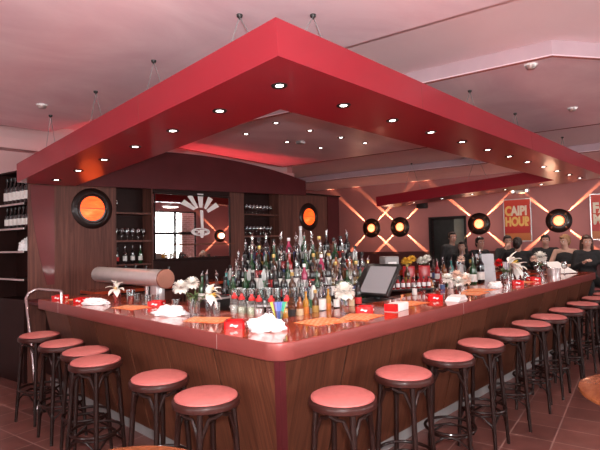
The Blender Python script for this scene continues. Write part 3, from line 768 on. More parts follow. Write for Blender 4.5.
KWT = {'green bottle':3.5,'black bottle':5,'clear bottle':3.2,'amber bottle':1.3,'golden bottle':.8,'brown bottle':3,'red bottle':.8,'teal bottle':.4,'pink bottle':.35,'tall black bottle':4,'square pale bottle':1.5,'square dark bottle':2.5}
# stepped stand in the middle of the bar: five gently bowed tiers, one row of bottles on each
CX, CYc = 2.0, 1.785
stand_rz = math.atan2(-.719,.694)
SD = Matrix.Translation(V((CX,CYc,0))) @ Matrix.Rotation(stand_rz, 4, 'Z')      # local x along the stand (towards the touchscreen), -y to the corner
tiers = [(.78,.47,1.06),(.745,.378,1.15),(.69,.286,1.24),(.62,.194,1.33),(.54,.102,1.42)]
stn = thing('bottle_stand', 'stepped dark wooden bottle stand in the middle of the bar', 'bottle display stand', (CX,CYc,0), stand_rz)
def bow(x): return .285*(x/.78)**2
zprev = 0
for k, (A, B, z) in enumerate(tiers):
    fr = [(-A-.04+(2*A+.08)*i/24, 0) for i in range(25)]
    obj('tier', MB().prism([(x, -B-.039+bow(x)) for x, _ in fr]+[(A+.04,.36),(-A-.04,.36)], zprev, z), M['wood_dark'], stn, 30); zprev = z
names = ['lowest','second','middle','fourth','top']
for k, (A, B, z) in enumerate(tiers):
    x = A; kinds = []; j = 0
    while x >= -A:
        nm_, pr = random.choices([kk for kk in KIND if kk[0] not in kinds[-1:]], [KWT[kk[0].split(' with')[0]] for kk in KIND if kk[0] not in kinds[-1:]])[0]; kinds.append(nm_); j += 1
        pr.put(SD @ V((x, -B+bow(x), z+.0006)), random.uniform(0,6.28), '%s, %s from the touchscreen on the %s tier' % (nm_, ord_(j), names[k]), 'bottles on the stepped stand')
        x -= .083/math.sqrt(1+(2*.285*x/.78**2)**2)+.0005
t = thing('bottle', 'very tall slim golden bottle standing above all others on the stand', 'bottle', SD @ V((.03,.03,1.4206)))
obj('glass_body', MB().lathe([(0,0),(.036,.002),(.034,.10),(.026,.24),(.016,.34),(.014,.37),(.016,.38)], 14), LIQ['clearish'], t)
obj('paper_label', MB().lathe([(.0362,.06),(.0352,.12)], 14), LAB['cream'], t); obj('cap', MB().lathe([(.017,.37),(.018,.41),(0,.412)], 12), LAB['silver'], t)
# bottles left of the stand on the inner ledge
for (x, y, nm_, w_) in ((.87,1.90,'tall black bottle with white label','by the ice bucket on the inner ledge'),(.90,2.02,'green bottle with white label','between ice bucket and beer tap on the inner ledge'),(.97,1.88,'clear bottle with white label','by the ice bucket on the inner ledge'),(.982,1.76,'black bottle with red label','behind the ice bucket on the inner ledge'),(.98,1.64,'green bottle with white label','behind the ice bucket, near the glass shelf')):
    KD[nm_].put((x,y,1.0506), random.uniform(0,6), nm_+' '+w_, 'bottles on the inner ledge')
# ================================================================== GLASSES
def glass_proto(name, label, h, r0, r1, mat=None, drink=None):
    t = thing(name, label, 'glass')
    th = .0022
    obj('glass_wall', MB().lathe([(0,.001),(r0,0),(r1,h),(r1-th,h),(r0-th,.010),(0,.009)], 16), mat or M['glass'], t)
    if drink: obj('drink', MB().lathe([(0,.0105),(r0-th-.001,.0105),(r0+(r1-r0)*.6-th-.001,h*.62),(0,h*.62)], 16), drink, t)
    return t
def stem_proto(label, h=.17):
    t = thing('wine_glass', label, 'glass')
    obj('bowl', MB().lathe([(.004,h*.42),(.024,h*.47),(.036,h*.62),(.034,h*.85),(.030,h),(.028,h),(.032,h*.84),(.033,h*.63),(.022,h*.49),(0,h*.45)], 14), M['glass'], t)
    obj('stem', MB().lathe([(.030,0),(.030,.002),(.006,.008),(.004,.03),(.0035,h*.42)], 12), M['glass'], t)
    return t
gs = thing('glass_shelf', 'raised steel shelf of clear tumblers inside the bar corner', 'shelf', (1.17,1.09,1.0505), stand_rz)
obj('shelf_plate', MB().bx(-.52,.37,-.09,.09,.055,.07,bev=.003), M['steel'], gs)
for sx in (-.48,.33): obj('shelf_foot', MB().bx(sx-.012,sx+.012,-.07,.07,0,.055), M['steel'], gs)
for sx in (-.28,.13): obj('shelf_lip', MB().bx(sx-.19,sx+.19,.082,.088,.07,.09), M['steel'], gs)
GSM = Matrix.Translation(V((1.17,1.09,1.0505))) @ Matrix.Rotation(stand_rz, 4, 'Z')
TG = Proto(glass_proto('tumbler', '', .135, .026, .033))
for row in (0,1):
    for k in range(12):
        x = .33-.0735*k
        TG.put(GSM @ V((x, -.045+.085*row, .0705)), 0, 'clear tall tumbler, %s from the touchscreen in the %s row of the steel shelf' % (ord_(k+1), ('front','back')[row]), 'tumblers on the steel shelf')
# wine glasses in the back bar niches
WG = Proto(stem_proto(''))
for k in range(9): WG.put((3.62+.083*k, 4.72, 2.1855), 0, 'small wine glass, %s from the mirror on the upper niche shelf beside the bottle display' % ord_(k+1), 'wine glasses in the niche behind the bottles')
for k in range(9): WG.put((3.62+.083*k, 4.72, 1.8005), 0, 'small wine glass, %s from the mirror on the middle niche shelf beside the bottle display' % ord_(k+1), 'wine glasses in the niche behind the bottles')
for k in range(6): WG.put((1.31+.084*k, 4.72, 1.7405), 0, 'small wine glass, %s from the mirror in the niche above the beer tap' % ord_(6-k), 'wine glasses in the niche above the beer tap')
WG.put((1.31,4.72,2.1405), 0, 'single wine glass alone on the upper shelf above the beer tap', 'wine glasses in the niche above the beer tap')
for k, nm_ in enumerate(('black bottle with red label','clear bottle with white label','tall black bottle with white label','green bottle with white label')):
    KD[nm_].put((1.33+.12*k,4.74,1.4005), k, nm_+' on the lowest niche shelf above the beer tap', 'bottles in the niche above the beer tap', scale=.8)
# wine bottles in the end rack
wine = bottle_proto(.30,.038,.014,.58,LIQ['black'],LAB['white'],CAPB,(.16,.46),False)
WNAME = ['','','lower','middle','top']
for row, z in ((3,2.2205),(2,1.9105),):
    for k in range(6):
        P = WRm @ V((-.60+.108*k, .06, z)); wine.put(P, .3*k, 'dark wine bottle with white label, %s from the back bar on the %s rack shelf' % (ord_(6-k), {3:'top',2:'second'}[row]), 'wine bottles in the end rack', scale=(1.15 if row == 3 else .9))
for k in range(6):
    P = WRm @ V((-.60+.108*k, .155, 2.2205)); KD['black bottle with red label'].put(P, 0, 'black bottle with red label, %s from the back bar behind the top wine row' % ord_(6-k), 'bottles at the back of the wine rack')
def cloth_blob(name, label, cat, c, d, mat, seed, rz=0):
    mb = MB(); mb.ball((0,0,0), 1, 44, 28); mb2 = []
    for p in mb.v:
        p = V(p); q = noise.noise(p*1.9+V((seed,0,0)))*.34+noise.noise(p*4.5+V((0,seed,0)))*.30
        p = p*(1+q); p = V((p.x*d[0], p.y*d[1], p.z*d[2])); p.z = max(p.z, -d[2]*.45); mb2.append(tuple(p+V((0,0,d[2]*.45))))
    mb.v = mb2
    o = obj(name, mb, mat, None, 180); o.location = c; o.rotation_euler = (0,0,rz)
    return tag(o, label, cat)
cloth_blob('folded_cloth', 'white cloth lying folded on the empty wine rack shelf', 'cloth', WRm @ V((-.16,.085,1.6215)), (.085,.045,.11), M['napkin'], 3)
# ================================================================== ON THE COUNTER
ZC = 1.0985
cloth_blob('napkin', 'large crumpled white napkin at the rounded bar corner', 'napkin', (.245,.37,ZC), (.112,.07,.062), M['napkin'], 1, -.75)
cloth_blob('napkin', 'crumpled white napkin before the vase of lilies on the short wing', 'napkin', (.225,1.475,ZC), (.12,.07,.05), M['napkin'], 5, -.9)
cloth_blob('napkin', 'folded white napkin beside the lily vase near the grab rail', 'napkin', (.16,2.72,ZC), (.12,.06,.045), M['napkin'], 9, -.9)
cloth_blob('napkin', 'crumpled white napkin beside the grey board on the long wing', 'napkin', (3.66,.30,ZC), (.15,.07,.045), M['napkin'], 13, .3)
def ashtray_proto():
    t = thing('ashtray', '', 'ashtray')
    s = .062; c_ = .012
    def sq(r_, k=.012): return [(-r_+k,-r_),(r_-k,-r_),(r_,-r_+k),(r_,r_-k),(r_-k,r_),(-r_+k,r_),(-r_,r_-k),(-r_,-r_+k)]
    o_, i_ = sq(.066), sq(.050); mb = MB()
    vs = [(x,y,0) for x,y in o_]+[(x,y,.048) for x,y in o_]+[(x,y,.048) for x,y in i_]+[(x,y,.010) for x,y in i_]
    fs = [tuple(range(8))[::-1], tuple(range(24,32))]
    for k in range(8):
        j = (k+1)%8
        for L in range(3): fs.append((L*8+k,L*8+j,(L+1)*8+j,(L+1)*8+k))
    obj('tray', mb.add(vs, fs), M['ash'], t, 30)
    for k in range(4):
        R = Matrix.Rotation(k*PI/2, 4, 'Z')
        pm = MB()
        pm.bx(-.026,.026,-.0668,-.0663,.019,.027,R); pm.bx(-.020,-.006,-.0668,-.0663,.027,.034,R); pm.bx(.004,.02,-.0668,-.0663,.012,.019,R)
        obj('printed_mark', pm, M['white'], t, 0)
    return t
AS = Proto(ashtray_proto())
for x, y, rz, w_ in ((.13,3.52,.7,'under the grab rail at the bar end'),(.16,3.02,.6,'beside the folded napkin near the grab rail'),(.47,2.12,.75,'behind the crumpled napkin on the short wing'),(.19,.62,.8,'beside the napkin at the bar corner'),(1.25,.345,.5,'beside the white carton on the long wing'),(2.25,.30,.75,'beside the paper stack on the long wing'),(4.15,.24,.5,'beside the farthest lily vase on the long wing'),(4.75,.25,.9,'nearest the far end of the long wing')):
    AS.put((x,y,ZC), rz, 'square red ashtray with white print '+w_, 'red ashtrays')
def sheets(pts_, label, mat=None):
    return None
MS = MB().bx(-.105,.105,-.15,.15,0,.0016).mesh('menu_card', M['menu']); MS2 = MB().bx(-.105,.105,-.15,.15,0,.0016).mesh('menu_card', M['menu2'])
def menus(x, y, rz, w_, n=2):
    for k in range(n):
        o = bpy.data.objects.new('menu_card', (MS, MS2)[k % 2]); COL.objects.link(o)
        o.location = (x+.035*k*math.cos(rz+1), y+.035*k*math.sin(rz+1), ZC+.0022*k); o.rotation_euler = (0,0,rz+.28*k)
        tag(o, ('orange menu card lying under a cream one ','cream menu card lying fanned on an orange one ')[k % 2]+w_, 'menu', 'menu cards on the counter')
menus(.28,3.28,.2,'near the grab rail'); menus(.27,2.20,.1,'before the tall dark drink'); menus(.27,1.02,.3,'between both short wing napkins')
menus(.72,.30,1.3,'right of the straw glass'); menus(1.05,.22,1.7,'before the white hydrangea'); menus(1.90,.34,1.5,'before the touchscreen'); menus(2.95,.24,1.6,'beside the cream bouquet'); menus(3.30,.32,1.4,'before the grey board'); menus(4.50,.30,1.5,'before the jar of straws')
t = thing('paper_carton', 'small white paper carton with red end on the long wing', 'carton', (1.47,.20,ZC), .1)
obj('box', MB().bx(-.11,.11,-.05,.05,0,.06,bev=.004), M['white'], t); obj('red_end', MB().bx(-.111,-.075,-.0506,.0506,.004,.0608), M['ash'], t)
t = thing('paper_stack', 'low stack of white paper slips beside a red ashtray', 'paper', (2.33,.12,ZC), .1)
for k in range(5): obj('sheet', MB().bx(-.12,.12,-.06,.06,k*.008,k*.008+.0075,Matrix.Rotation(.05*k,4,'Z')), M['white'], t)
# --- flowers
def petal(mb, base_, dir_, L, w, curl, up):
    d = V(dir_).normalized(); s = d.cross(V((0,0,1)))
    s = s.normalized() if s.length > 1e-3 else V((1,0,0))
    n_2 = s.cross(d)
    def fn(u, v):
        t_ = v; ww = w*math.sin(PI*min(.98,.12+.86*t_))*(u-.5)*2
        p = V(base_)+d*L*t_+n_2*(up*L*math.sin(t_*2.1)-curl*L*t_*t_)+s*ww+n_2*abs(u-.5)*w*.5
        return tuple(p)
    mb.grid(fn, 4, 6)
def lily(parent, c, axis, size=.085, mat=None):
    mb = MB(); ax = V(axis).normalized(); o1 = ax.orthogonal().normalized(); o2 = ax.cross(o1)
    for k in range(6):
        a = k*PI/3; d = ax*.62+(o1*math.cos(a)+o2*math.sin(a))*.95
        petal(mb, c, d, size, size*.30, .35, .18)
    f = obj('lily', mb, mat or M['petal'], parent, 180)
    st = MB()
    for k in range(5):
        a = k*1.256; st.tube([c, V(c)+ax*size*.55+(o1*math.cos(a)+o2*math.sin(a))*size*.14], [.0015,.003], 5)
    obj('stamen', st, M['yellow'], f)
def puff(parent, name, c, r, mat, seed, n=90):
    mb = MB(); rnd = random.Random(seed)
    for k in range(n):
        z = 1-2*(k+.5)/n; a = k*2.39996; q = math.sqrt(1-z*z); d = V((q*math.cos(a), q*math.sin(a), z))
        if d.z < -.75: continue
        petal(mb, V(c)+d*r*.45, d+V((rnd.uniform(-.2,.2),)*3), r*.62, r*.26, .2, .1)
    obj(name, mb, mat, parent, 180)
def leaves(parent, c, n, L, seed, z=.0):
    mb = MB(); rnd = random.Random(seed)
    for k in range(n):
        a = rnd.uniform(0,6.28); petal(mb, c, (math.cos(a), math.sin(a), rnd.uniform(.2,1.2)+z), L*rnd.uniform(.6,1), L*.17, .5, .2)
    obj('leaves', mb, M['leaf'], parent, 180)
def vase(label, loc, h=.11, r=.036, mat=None, water=True, flare=1.1, cat='vase of flowers'):
    t = thing('flower_vase', label, cat, loc)
    obj('vase_glass', MB().lathe([(0,.001),(r,0),(r*flare,h),(r*flare-.003,h),(r-.003,.012),(0,.011)], 20), mat or M['glass'], t)
    if water: obj('water', MB().lathe([(0,.0125),(r-.004,.0125),(r*(1+(flare-1)*.6)-.004,h*.62),(0,h*.62)], 18), M['glassred'], t)
    return t
def stems(t, tips, h):
    mb = MB()
    for i, p in enumerate(tips): mb.tube([(.012*math.cos(i*2.4),.012*math.sin(i*2.4),.014), (p[0]*.4,p[1]*.4,h), p], .0028, 5)
    obj('stems', mb, M['leaf'], t)
t = vase('red tinted glass vase with one white lily near the grab rail', (.36,2.68,ZC), .10, .034, M['glassred'])
stems(t, [(-.02,-.02,.15),(.0,.0,.22)], .10); lily(t, (-.02,-.03,.135), (-.55,-.65,.35), .105); lily(t, (0,.02,.17), (.4,.2,.9), .06); leaves(t, (0,0,.10), 5, .08, 2)
t = vase('glass vase with white blossoms and a drooping lily on the short wing', (.36,1.335,ZC), .105, .036)
stems(t, [(-.05,.05,.19),(.06,-.07,.17),(.02,.02,.26),(0,0,.19)], .10); puff(t, 'blossom', (-.075,.085,.215), .062, M['petal'], 4); puff(t, 'blossom', (-.01,.02,.245), .055, M['petal'], 5)
lily(t, (.07,-.085,.155), (.30,-.75,.05), .115); lily(t, (.075,-.10,.185), (.5,-.3,.8), .065); leaves(t, (0,0,.12), 14, .10, 6)
t = vase('glass vase with a round white hydrangea beside the touchscreen', (1.10,.43,ZC), .10, .034)
stems(t, [(0,0,.14),(.02,.0,.15)], .10); puff(t, 'hydrangea', (-.02,-.02,.165), .078, M['petal'], 8, 130); leaves(t, (.02,.03,.19), 16, .10, 9, .3); leaves(t, (0,0,.09), 8, .07, 3)
t = vase('glass vase with a cream and pink bouquet on the long wing', (2.66,.27,ZC), .10, .036)
stems(t, [(0,0,.15),(.05,.0,.15),(-.05,.02,.15)], .10)
for i, (dx, dy, dz, mt) in enumerate(((-.09,.05,.17,'petal'),(.0,.0,.20,'petalpink'),(.08,-.05,.17,'petal'),(.03,-.07,.15,'petalpink'),(-.05,-.04,.14,'petal'))): puff(t, 'rose', (dx,dy,dz), .055, M[mt], 20+i, 60)
leaves(t, (0,0,.11), 14, .09, 12)
t = vase('glass vase with white lilies and a red bloom near the far jars', (4.02,.34,ZC), .12, .045)
stems(t, [(0,0,.2),(.06,-.06,.22)], .12); lily(t, (.05,-.06,.25), (.5,-.55,.2), .16); lily(t, (.10,-.10,.20), (.6,-.6,-.3), .14); puff(t, 'red_bloom', (-.05,.04,.26), .055, M['ash'], 30, 60); leaves(t, (0,0,.14), 14, .12, 14)
t = vase('white flowers in a small glass before the blond guest', (5.55,.42,ZC), .11, .045)
stems(t, [(0,0,.24)], .12); puff(t, 'blossom', (.02,0,.27), .09, M['petal'], 33, 70); puff(t, 'blossom', (-.10,.05,.25), .05, M['petalpink'], 34, 50); leaves(t, (0,0,.15), 10, .10, 15)
# --- glasses on the counter
t = glass_proto('wine_glass', 'large wine glass with dark drink on the short wing', .145, .028, .040, None, LIQ['red']); t.location = (.34,2.36,ZC)
G2 = Proto(glass_proto('water_glass', '', .085, .028, .033))
for x, y, w_ in ((.42,2.52,'behind the tall dark drink'),(.50,2.40,'between dark drink and beer tap'),(.52,2.60,'before the nearer beer tap post'),(.45,2.25,'beside the red ashtray before the beer tap'),(.56,2.30,'between ashtray and beer tap tube'),(.47,1.52,'behind the vase of drooping lily'),(.55,1.68,'between lily vase and beer tap'),(.44,1.75,'behind the crumpled napkin on the short wing'),(.50,1.25,'between lily vase and ice bucket'),(.56,1.44,'behind the lily vase, before the dark bottles')):
    G2.put((x,y,ZC), 0, 'low clear glass '+w_, 'low glasses on the short wing')
t = thing('straw_glass', 'glass of yellow, purple, blue and green straws at the bar corner', 'glass of straws', (.545,.575,ZC))
obj('glass_wall', MB().lathe([(0,.001),(.030,0),(.034,.075),(.032,.075),(.028,.008),(0,.007)], 18), M['glass'], t)
sc = [plain('straw_'+k, c, .4) for k, c in dict(yellow=(.75,.70,.12), purple=(.22,.07,.20), blue=(.10,.20,.62), violet=(.30,.34,.75), green=(.05,.42,.30), lime=(.42,.62,.12)).items()]
for i in range(18):
    u = (i/17-.5); d = V((.694,-.719,0)); e = V((.72,.69,0))*(.012*((i*7) % 5-2)/2)
    obj('straw', MB().tube([d*u*.034+e+V((0,0,.010)), d*u*.115+e*1.2+V((0,0,.135))], .0034, 6), sc[[0,5,0,1,1,3,3,2,2,3,2,2,3,4,4,4,4,5][i]], t)
# --- red-capped pourers beside the straws
def pourer():
    t = thing('juice_pourer', '', 'juice pourer')
    obj('jug', MB().lathe([(0,0),(.040,.001),(.042,.01),(.042,.105),(.030,.125),(.024,.14)], 18), M['glass'], t)
    obj('juice', MB().lathe([(0,.004),(.038,.004),(.038,.085),(0,.085)], 16), None, t)
    obj('neck', MB().lathe([(.025,.141),(.027,.148),(.027,.160),(.013,.172),(.011,.19),(0,.19)], 16), CAPR, t)
    return t
jm = [plain('juice_'+k, c, .3) for k, c in dict(pale=(.55,.55,.40), lemon=(.60,.62,.42), pink=(.60,.42,.40), dark=(.10,.02,.03), orange=(.7,.3,.05), milk=(.7,.66,.6)).items()]
for i, (x, y) in enumerate(((.72,1.20),(.735,1.09),(.72,.985),(.765,.89),(.85,.80),(.74,1.32))):
    t = pourer(); t.location = (x,y,1.0505)
    jo = next(k for k in KIDS[t.name] if k.name.startswith('juice')); jo.data.materials.clear(); jo.data.materials.append(jm[i])
    t['label'] = 'red-necked juice pourer with %s contents, before the tumbler shelf' % ('whitish','lemon','pink','dark red','orange','milky')[i]; t['group'] = 'red-necked juice pourers'
# --- ice bucket
t = thing('ice_box', 'dark square ice box with steel rim on the short wing ledge', 'ice box', (.81,1.69,1.0505), .12)
obj('box', MB().bx(-.10,.10,-.10,.10,0,.11,bev=.01), M['black'], t); obj('rim', MB().bx(-.11,.11,-.11,.11,.1105,.125,bev=.004), M['steel'], t)
obj('lid', MB().bx(-.095,.095,-.095,.095,.1255,.135,bev=.004), M['dark'], t); obj('scoop', MB().ball((.0,-.02,.15), (.03,.05,.012)), M['chrome'], t)
# --- short dark bottles right of the straws
for i, (x, y, nm_, s) in enumerate(((.80,.70,'square dark bottle with black label',.78),(.89,.70,'amber bottle with cream label',.72),(.98,.72,'golden bottle with orange label',.70),(1.07,.70,'brown bottle with gold label',.74),(1.16,.71,'clear bottle with white label',.95),(1.25,.72,'golden bottle with orange label',.70),(1.34,.70,'tall black bottle with white label',.85),(1.43,.72,'clear bottle with blue label',.9),(1.53,.70,'amber bottle with cream label',.8),(1.20,.84,'square pale bottle with green label',1.0),(1.66,.72,'black bottle with red label',.8))):
    KD[nm_].put((x,y,1.0505), i, nm_+', %s from the straws along the ledge' % ord_(i+1), 'bottles in the row beside the straws', scale=s)
# --- touchscreen till
t = thing('touchscreen_till', 'grey touchscreen till tilted back beside the bottle stand', 'till', (2.00,.80,1.0505), 0)
obj('base', MB().bx(-.16,.20,-.15,.14,0,.045,bev=.012), M['black'], t)
TS = Matrix.Translation(V((-.05,.0,.10))) @ Matrix.Rotation(math.radians(40), 4, 'Y')
obj('neck', MB().tube([(.06,0,.03),(.09,0,.10),(.10,0,.20)], .035, 10), M['black'], t)
obj('housing', MB().box((.012,0,.17), (.05,.40,.37), TS, .012), M['black'], t)
m, nt, b = base('till_screen', (.20,.19,.20), .25); b.inputs['Emission Color'].default_value = (.55,.53,.56,1); b.inputs['Emission Strength'].default_value = .08; M['screen'] = m
obj('screen', MB().box((-.0142,-.03,.16), (.003,.30,.31), TS), M['screen'], t)
t = thing('keyboard', 'flat dark keypad tray before the touchscreen till', 'keypad', (1.755,.80,1.0505), .1)
obj('tray', MB().bx(-.05,.05,-.10,.10,0,.02,bev=.005), M['black'], t)
kb = MB()
for i in range(4):
    for j in range(8): kb.bx(-.045+.023*i,-.027+.023*i,-.092+.023*j,-.074+.023*j,.0203,.026)
obj('keys', kb, M['plinth'], t)
# --- row of little red bottles

t0 = thing('mini_bottle', '', 'small bottle')
obj('glass_body', MB().lathe([(0,0),(.020,.001),(.021,.01),(.021,.075),(.010,.095),(.009,.11)], 12), LIQ['red'], t0)
obj('paper_label', MB().lathe([(.0215,.02),(.0218,.021),(.0218,.062),(.0215,.063)], 12), LAB['silver'], t0); obj('cap', MB().lathe([(.011,.104),(.012,.105),(.012,.125),(0,.126)], 10), CAPB, t0)
MINI = Proto(t0)
tr = thing('bottle_tray', 'raised dark tray of little red bottles beside the till', 'tray', (2.80,.90,1.0505), -.55)
obj('tray_top', MB().bx(-.30,.30,-.06,.06,.06,.075,bev=.004), M['black'], tr); obj('tray_foot', MB().bx(-.27,-.24,-.05,.05,0,.06), M['black'], tr); obj('tray_foot', MB().bx(.24,.27,-.05,.05,0,.06), M['black'], tr)
TRM = Matrix.Translation(V((2.80,.90,1.0505))) @ Matrix.Rotation(-.55, 4, 'Z')
for k in range(9): MINI.put(TRM @ V((-.25+.062*k, 0, .0755)), k, 'little red bottle with black cap, %s from the till on the dark tray' % ord_(k+1), 'little red bottles on the tray')
# --- island cabinet behind: printer, vases, bottles
ic = thing('service_cabinet', 'low dark service cabinet inside the bar behind the long wing', 'cabinet', (4.1,1.55,0))
obj('body', MB().bx(-.75,.95,-.22,.30,.0,1.02), M['wood_dark'], ic); obj('cabinet_top', MB().bx(-.78,.98,-.25,.33,1.0205,1.05,bev=.005), M['val'], ic)
for k in range(3): obj('door', MB().bx(-.73+.56*k,-.19+.56*k,-.238,-.2205,.08,.98), M['wood_wall'], ic)
t = thing('receipt_printer', 'silver grey printer on a dark box behind the red bottles', 'printer', (3.52,1.62,1.0505), -.5)
obj('stand_box', MB().bx(-.11,.11,-.09,.09,0,.15), M['black'], t); obj('body', MB().bx(-.10,.10,-.085,.085,.151,.40,bev=.012), M['plinth'], t)
obj('paper_slot', MB().bx(-.06,.06,-.090,-.0852,.30,.33), M['white'], t); obj('front_plate', MB().bx(-.08,.08,-.089,-.0855,.18,.28), M['silver'], t)
def square_vase(loc, label, fl, seed):
    t = thing('flower_vase', label, 'vase of flowers', loc, .5)
    obj('vase_body', MB().bx(-.075,.075,-.075,.075,0,.26,bev=.008), M['redvase'], t)
    for i in range(7):
        a = i*2.4; puff(t, 'blossom', (.055*math.cos(a), .055*math.sin(a), .315+.02*(i % 3)), .048, M[fl], seed+i, 40)
    leaves(t, (0,0,.262), 8, .09, seed)
square_vase((3.80,1.50,1.0505), 'square red vase with yellow flowers behind the red bottles', 'yellow', 50)
square_vase((4.06,1.42,1.0505), 'square red vase with cream flowers next to the yellow-flowered one', 'petal', 70)
for i, (x, y, nm_) in enumerate(((3.66,1.44,'brown bottle with gold label'),(4.26,1.46,'clear bottle with white label'),(4.38,1.40,'red bottle with white label'),(4.50,1.52,'clear bottle with blue label'),(4.62,1.42,'amber bottle with cream label'),(4.74,1.50,'clear bottle with white label'),(4.88,1.44,'teal bottle with silver label'),(4.30,1.62,'green bottle with white label'))):
    KD[nm_].put((x,y,1.0505), i, nm_+', %s from the printer on the low cabinet' % ord_(i+1), 'bottles on the low service cabinet')
for i, (x, y, nm_, s) in enumerate(((2.62,.72,'clear bottle with white label',.7),(3.12,.80,'amber bottle with cream label',.65),(3.22,.72,'clear bottle with blue label',.72),(3.34,.80,'red bottle with white label',.7),(3.46,.74,'clear bottle with white label',.85),(3.58,.82,'square pale bottle with green label',.8),(3.90,.80,'tall black bottle with white label',1.25),(4.02,.72,'green bottle with white label',1.25),(4.14,.80,'brown bottle with gold label',1.15),(4.24,.72,'tall black bottle with white label',1.3),(4.36,.80,'green bottle with white label',1.15))):
    KD[nm_].put((x,y,1.0505), i, nm_+', %s from the tray along the ledge' % ord_(i+1), 'bottles on the long wing inner ledge', scale=s)
t = vase('tall pale glass vase with a single pink bloom on the ledge', (3.68,.72,1.0505), .34, .05, M['glass'], False)
obj('rolled_napkin', MB().lathe([(0,.012),(.035,.012),(.035,.30),(0,.30)], 14), M['white'], t); puff(t, 'bloom', (.02,0,.36), .05, M['petalpink'], 90, 40)
t = thing('menu_board', 'light grey slanted menu board standing on the ledge', 'menu board', (4.62,.80,1.0505), 0)
TB = Matrix.Rotation(math.radians(-38), 4, 'Z') @ Matrix.Rotation(math.radians(-8), 4, 'X')
obj('board', MB().bx(-.13,.13,-.008,.008,.004,.40,TB), plain('grey_board',(.42,.43,.46),.5), t)
obj('board_foot', MB().bx(-.13,.13,-.02,.10,0,.008,Matrix.Rotation(math.radians(-38),4,'Z')), M['silver'], t)
obj('side_leaf', MB().bx(-.135,-.127,-.02,.16,.04,.36,TB), M['black'], t)
def jar(loc, label, mats, r=.055, h=.20, sticks=True):
    t = thing('straw_jar', label, 'jar', loc)
    obj('jar_glass', MB().lathe([(0,.001),(r,0),(r,h),(r-.003,h),(r-.003,.01),(0,.009)], 18), M['glass'], t)
    if sticks:
        for i in range(14):
            a = i*2.4; q = (r-.012)*math.sqrt((i+.5)/14)
            obj('straw', MB().tube([(q*math.cos(a)*.8,q*math.sin(a)*.8,.012),(q*1.15*math.cos(a),q*1.15*math.sin(a),h+.075)], .0045, 6), mats[i % len(mats)], t)
    return t
jar((5.02,.70,1.0505), 'glass jar of pale bluish straws on the long wing ledge', [plain('straw_pale',(.62,.60,.70),.4), M['white']])
jar((5.28,.74,1.0505), 'glass jar of cream and dark straws on the long wing ledge', [plain('straw_cream',(.66,.56,.44),.4), M['black']])
jar((5.52,.74,1.0505), 'tall glass jar of dark green sticks on the long wing ledge', [plain('stick_green',(.06,.12,.06),.4), M['hairbrown']], .05, .24)
t = thing('tin_bowl', 'round steel tin beside the white flowers on the far counter', 'bowl', (5.85,.33,ZC)); obj('bowl', MB().lathe([(0,.001),(.085,0),(.095,.10),(.09,.10),(.08,.01),(0,.009)], 24), M['steel'], t); obj('rolled_rim', MB().tube([(.0925*math.cos(k*PI/12),.0925*math.sin(k*PI/12),.101) for k in range(24)], .004, 6, True), M['chrome'], t)
for i, (x, y) in enumerate(((6.0,.50),(6.08,.25),(5.72,.52))):
    w_ = ('behind the steel tin','beside the large menu sheet','between white flowers and steel tin')[i]
    WG.put((x,y,ZC), 0, 'stemmed wine glass '+w_, 'wine glasses on the far counter', scale=1.15)
for i in range(16):
    if i in (11,12,13): continue
    x = 3.17+.118*i
    G2.put((x,.945+.02*(i % 2) if x > 3.15 else .70,1.0505), 0, 'low clear glass, %s from the till along the inner rim of the ledge' % ord_(i+1), 'low glasses along the ledge', scale=1.25)
G2.put((4.95,.40,ZC), 0, 'low clear glass before the jar of bluish straws', 'low glasses on the long wing'); G2.put((5.12,.48,ZC), 0, 'low clear glass before the jar of cream straws', 'low glasses on the long wing')
t = thing('menu_sheet', 'large cream menu sheet tilted up in a guest\'s hand at the bar end', 'menu', (6.42,.42,1.185), -.55)
MSX = Matrix.Rotation(math.radians(22), 4, 'X')
obj('front_page', MB().bx(-.16,.16,-.21,.21,0,.002,MSX), M['white'], t); obj('back_page', MB().bx(-.15,.17,-.19,.22,-.006,-.004,MSX), M['menu2'], t)
# ================================================================== GUESTS
def fused(mb, voxel, mat, name, smooth_it=4):
    me = mb.mesh(name, mat, 0); o = bpy.data.objects.new(name, me); COL.objects.link(o)
    r = o.modifiers.new('r', 'REMESH'); r.mode = 'VOXEL'; r.voxel_size = voxel
    s = o.modifiers.new('s', 'SMOOTH'); s.factor = .5; s.iterations = smooth_it
    bpy.context.view_layer.update()
    out = bpy.data.meshes.new_from_object(o.evaluated_get(bpy.context.evaluated_depsgraph_get()))
    bpy.data.objects.remove(o); bpy.data.meshes.remove(me)
    out.materials.clear(); out.materials.append(mat)
    for p in out.polygons: p.use_smooth = True
    return out
def limb(mb, pts, rs, n=10):
    pts = [V(p) for p in pts]
    P, R = [], []
    for i in range(len(pts)-1):
        for k in range(4):
            t_ = k/4; P.append(pts[i].lerp(pts[i+1], t_)); R.append(rs[i]+(rs[i+1]-rs[i])*t_)
    P.append(pts[-1]); R.append(rs[-1])
    mb.tube(P, R, n)
    for p, r in zip(pts, rs): mb.ball(p, r, 10, 8)
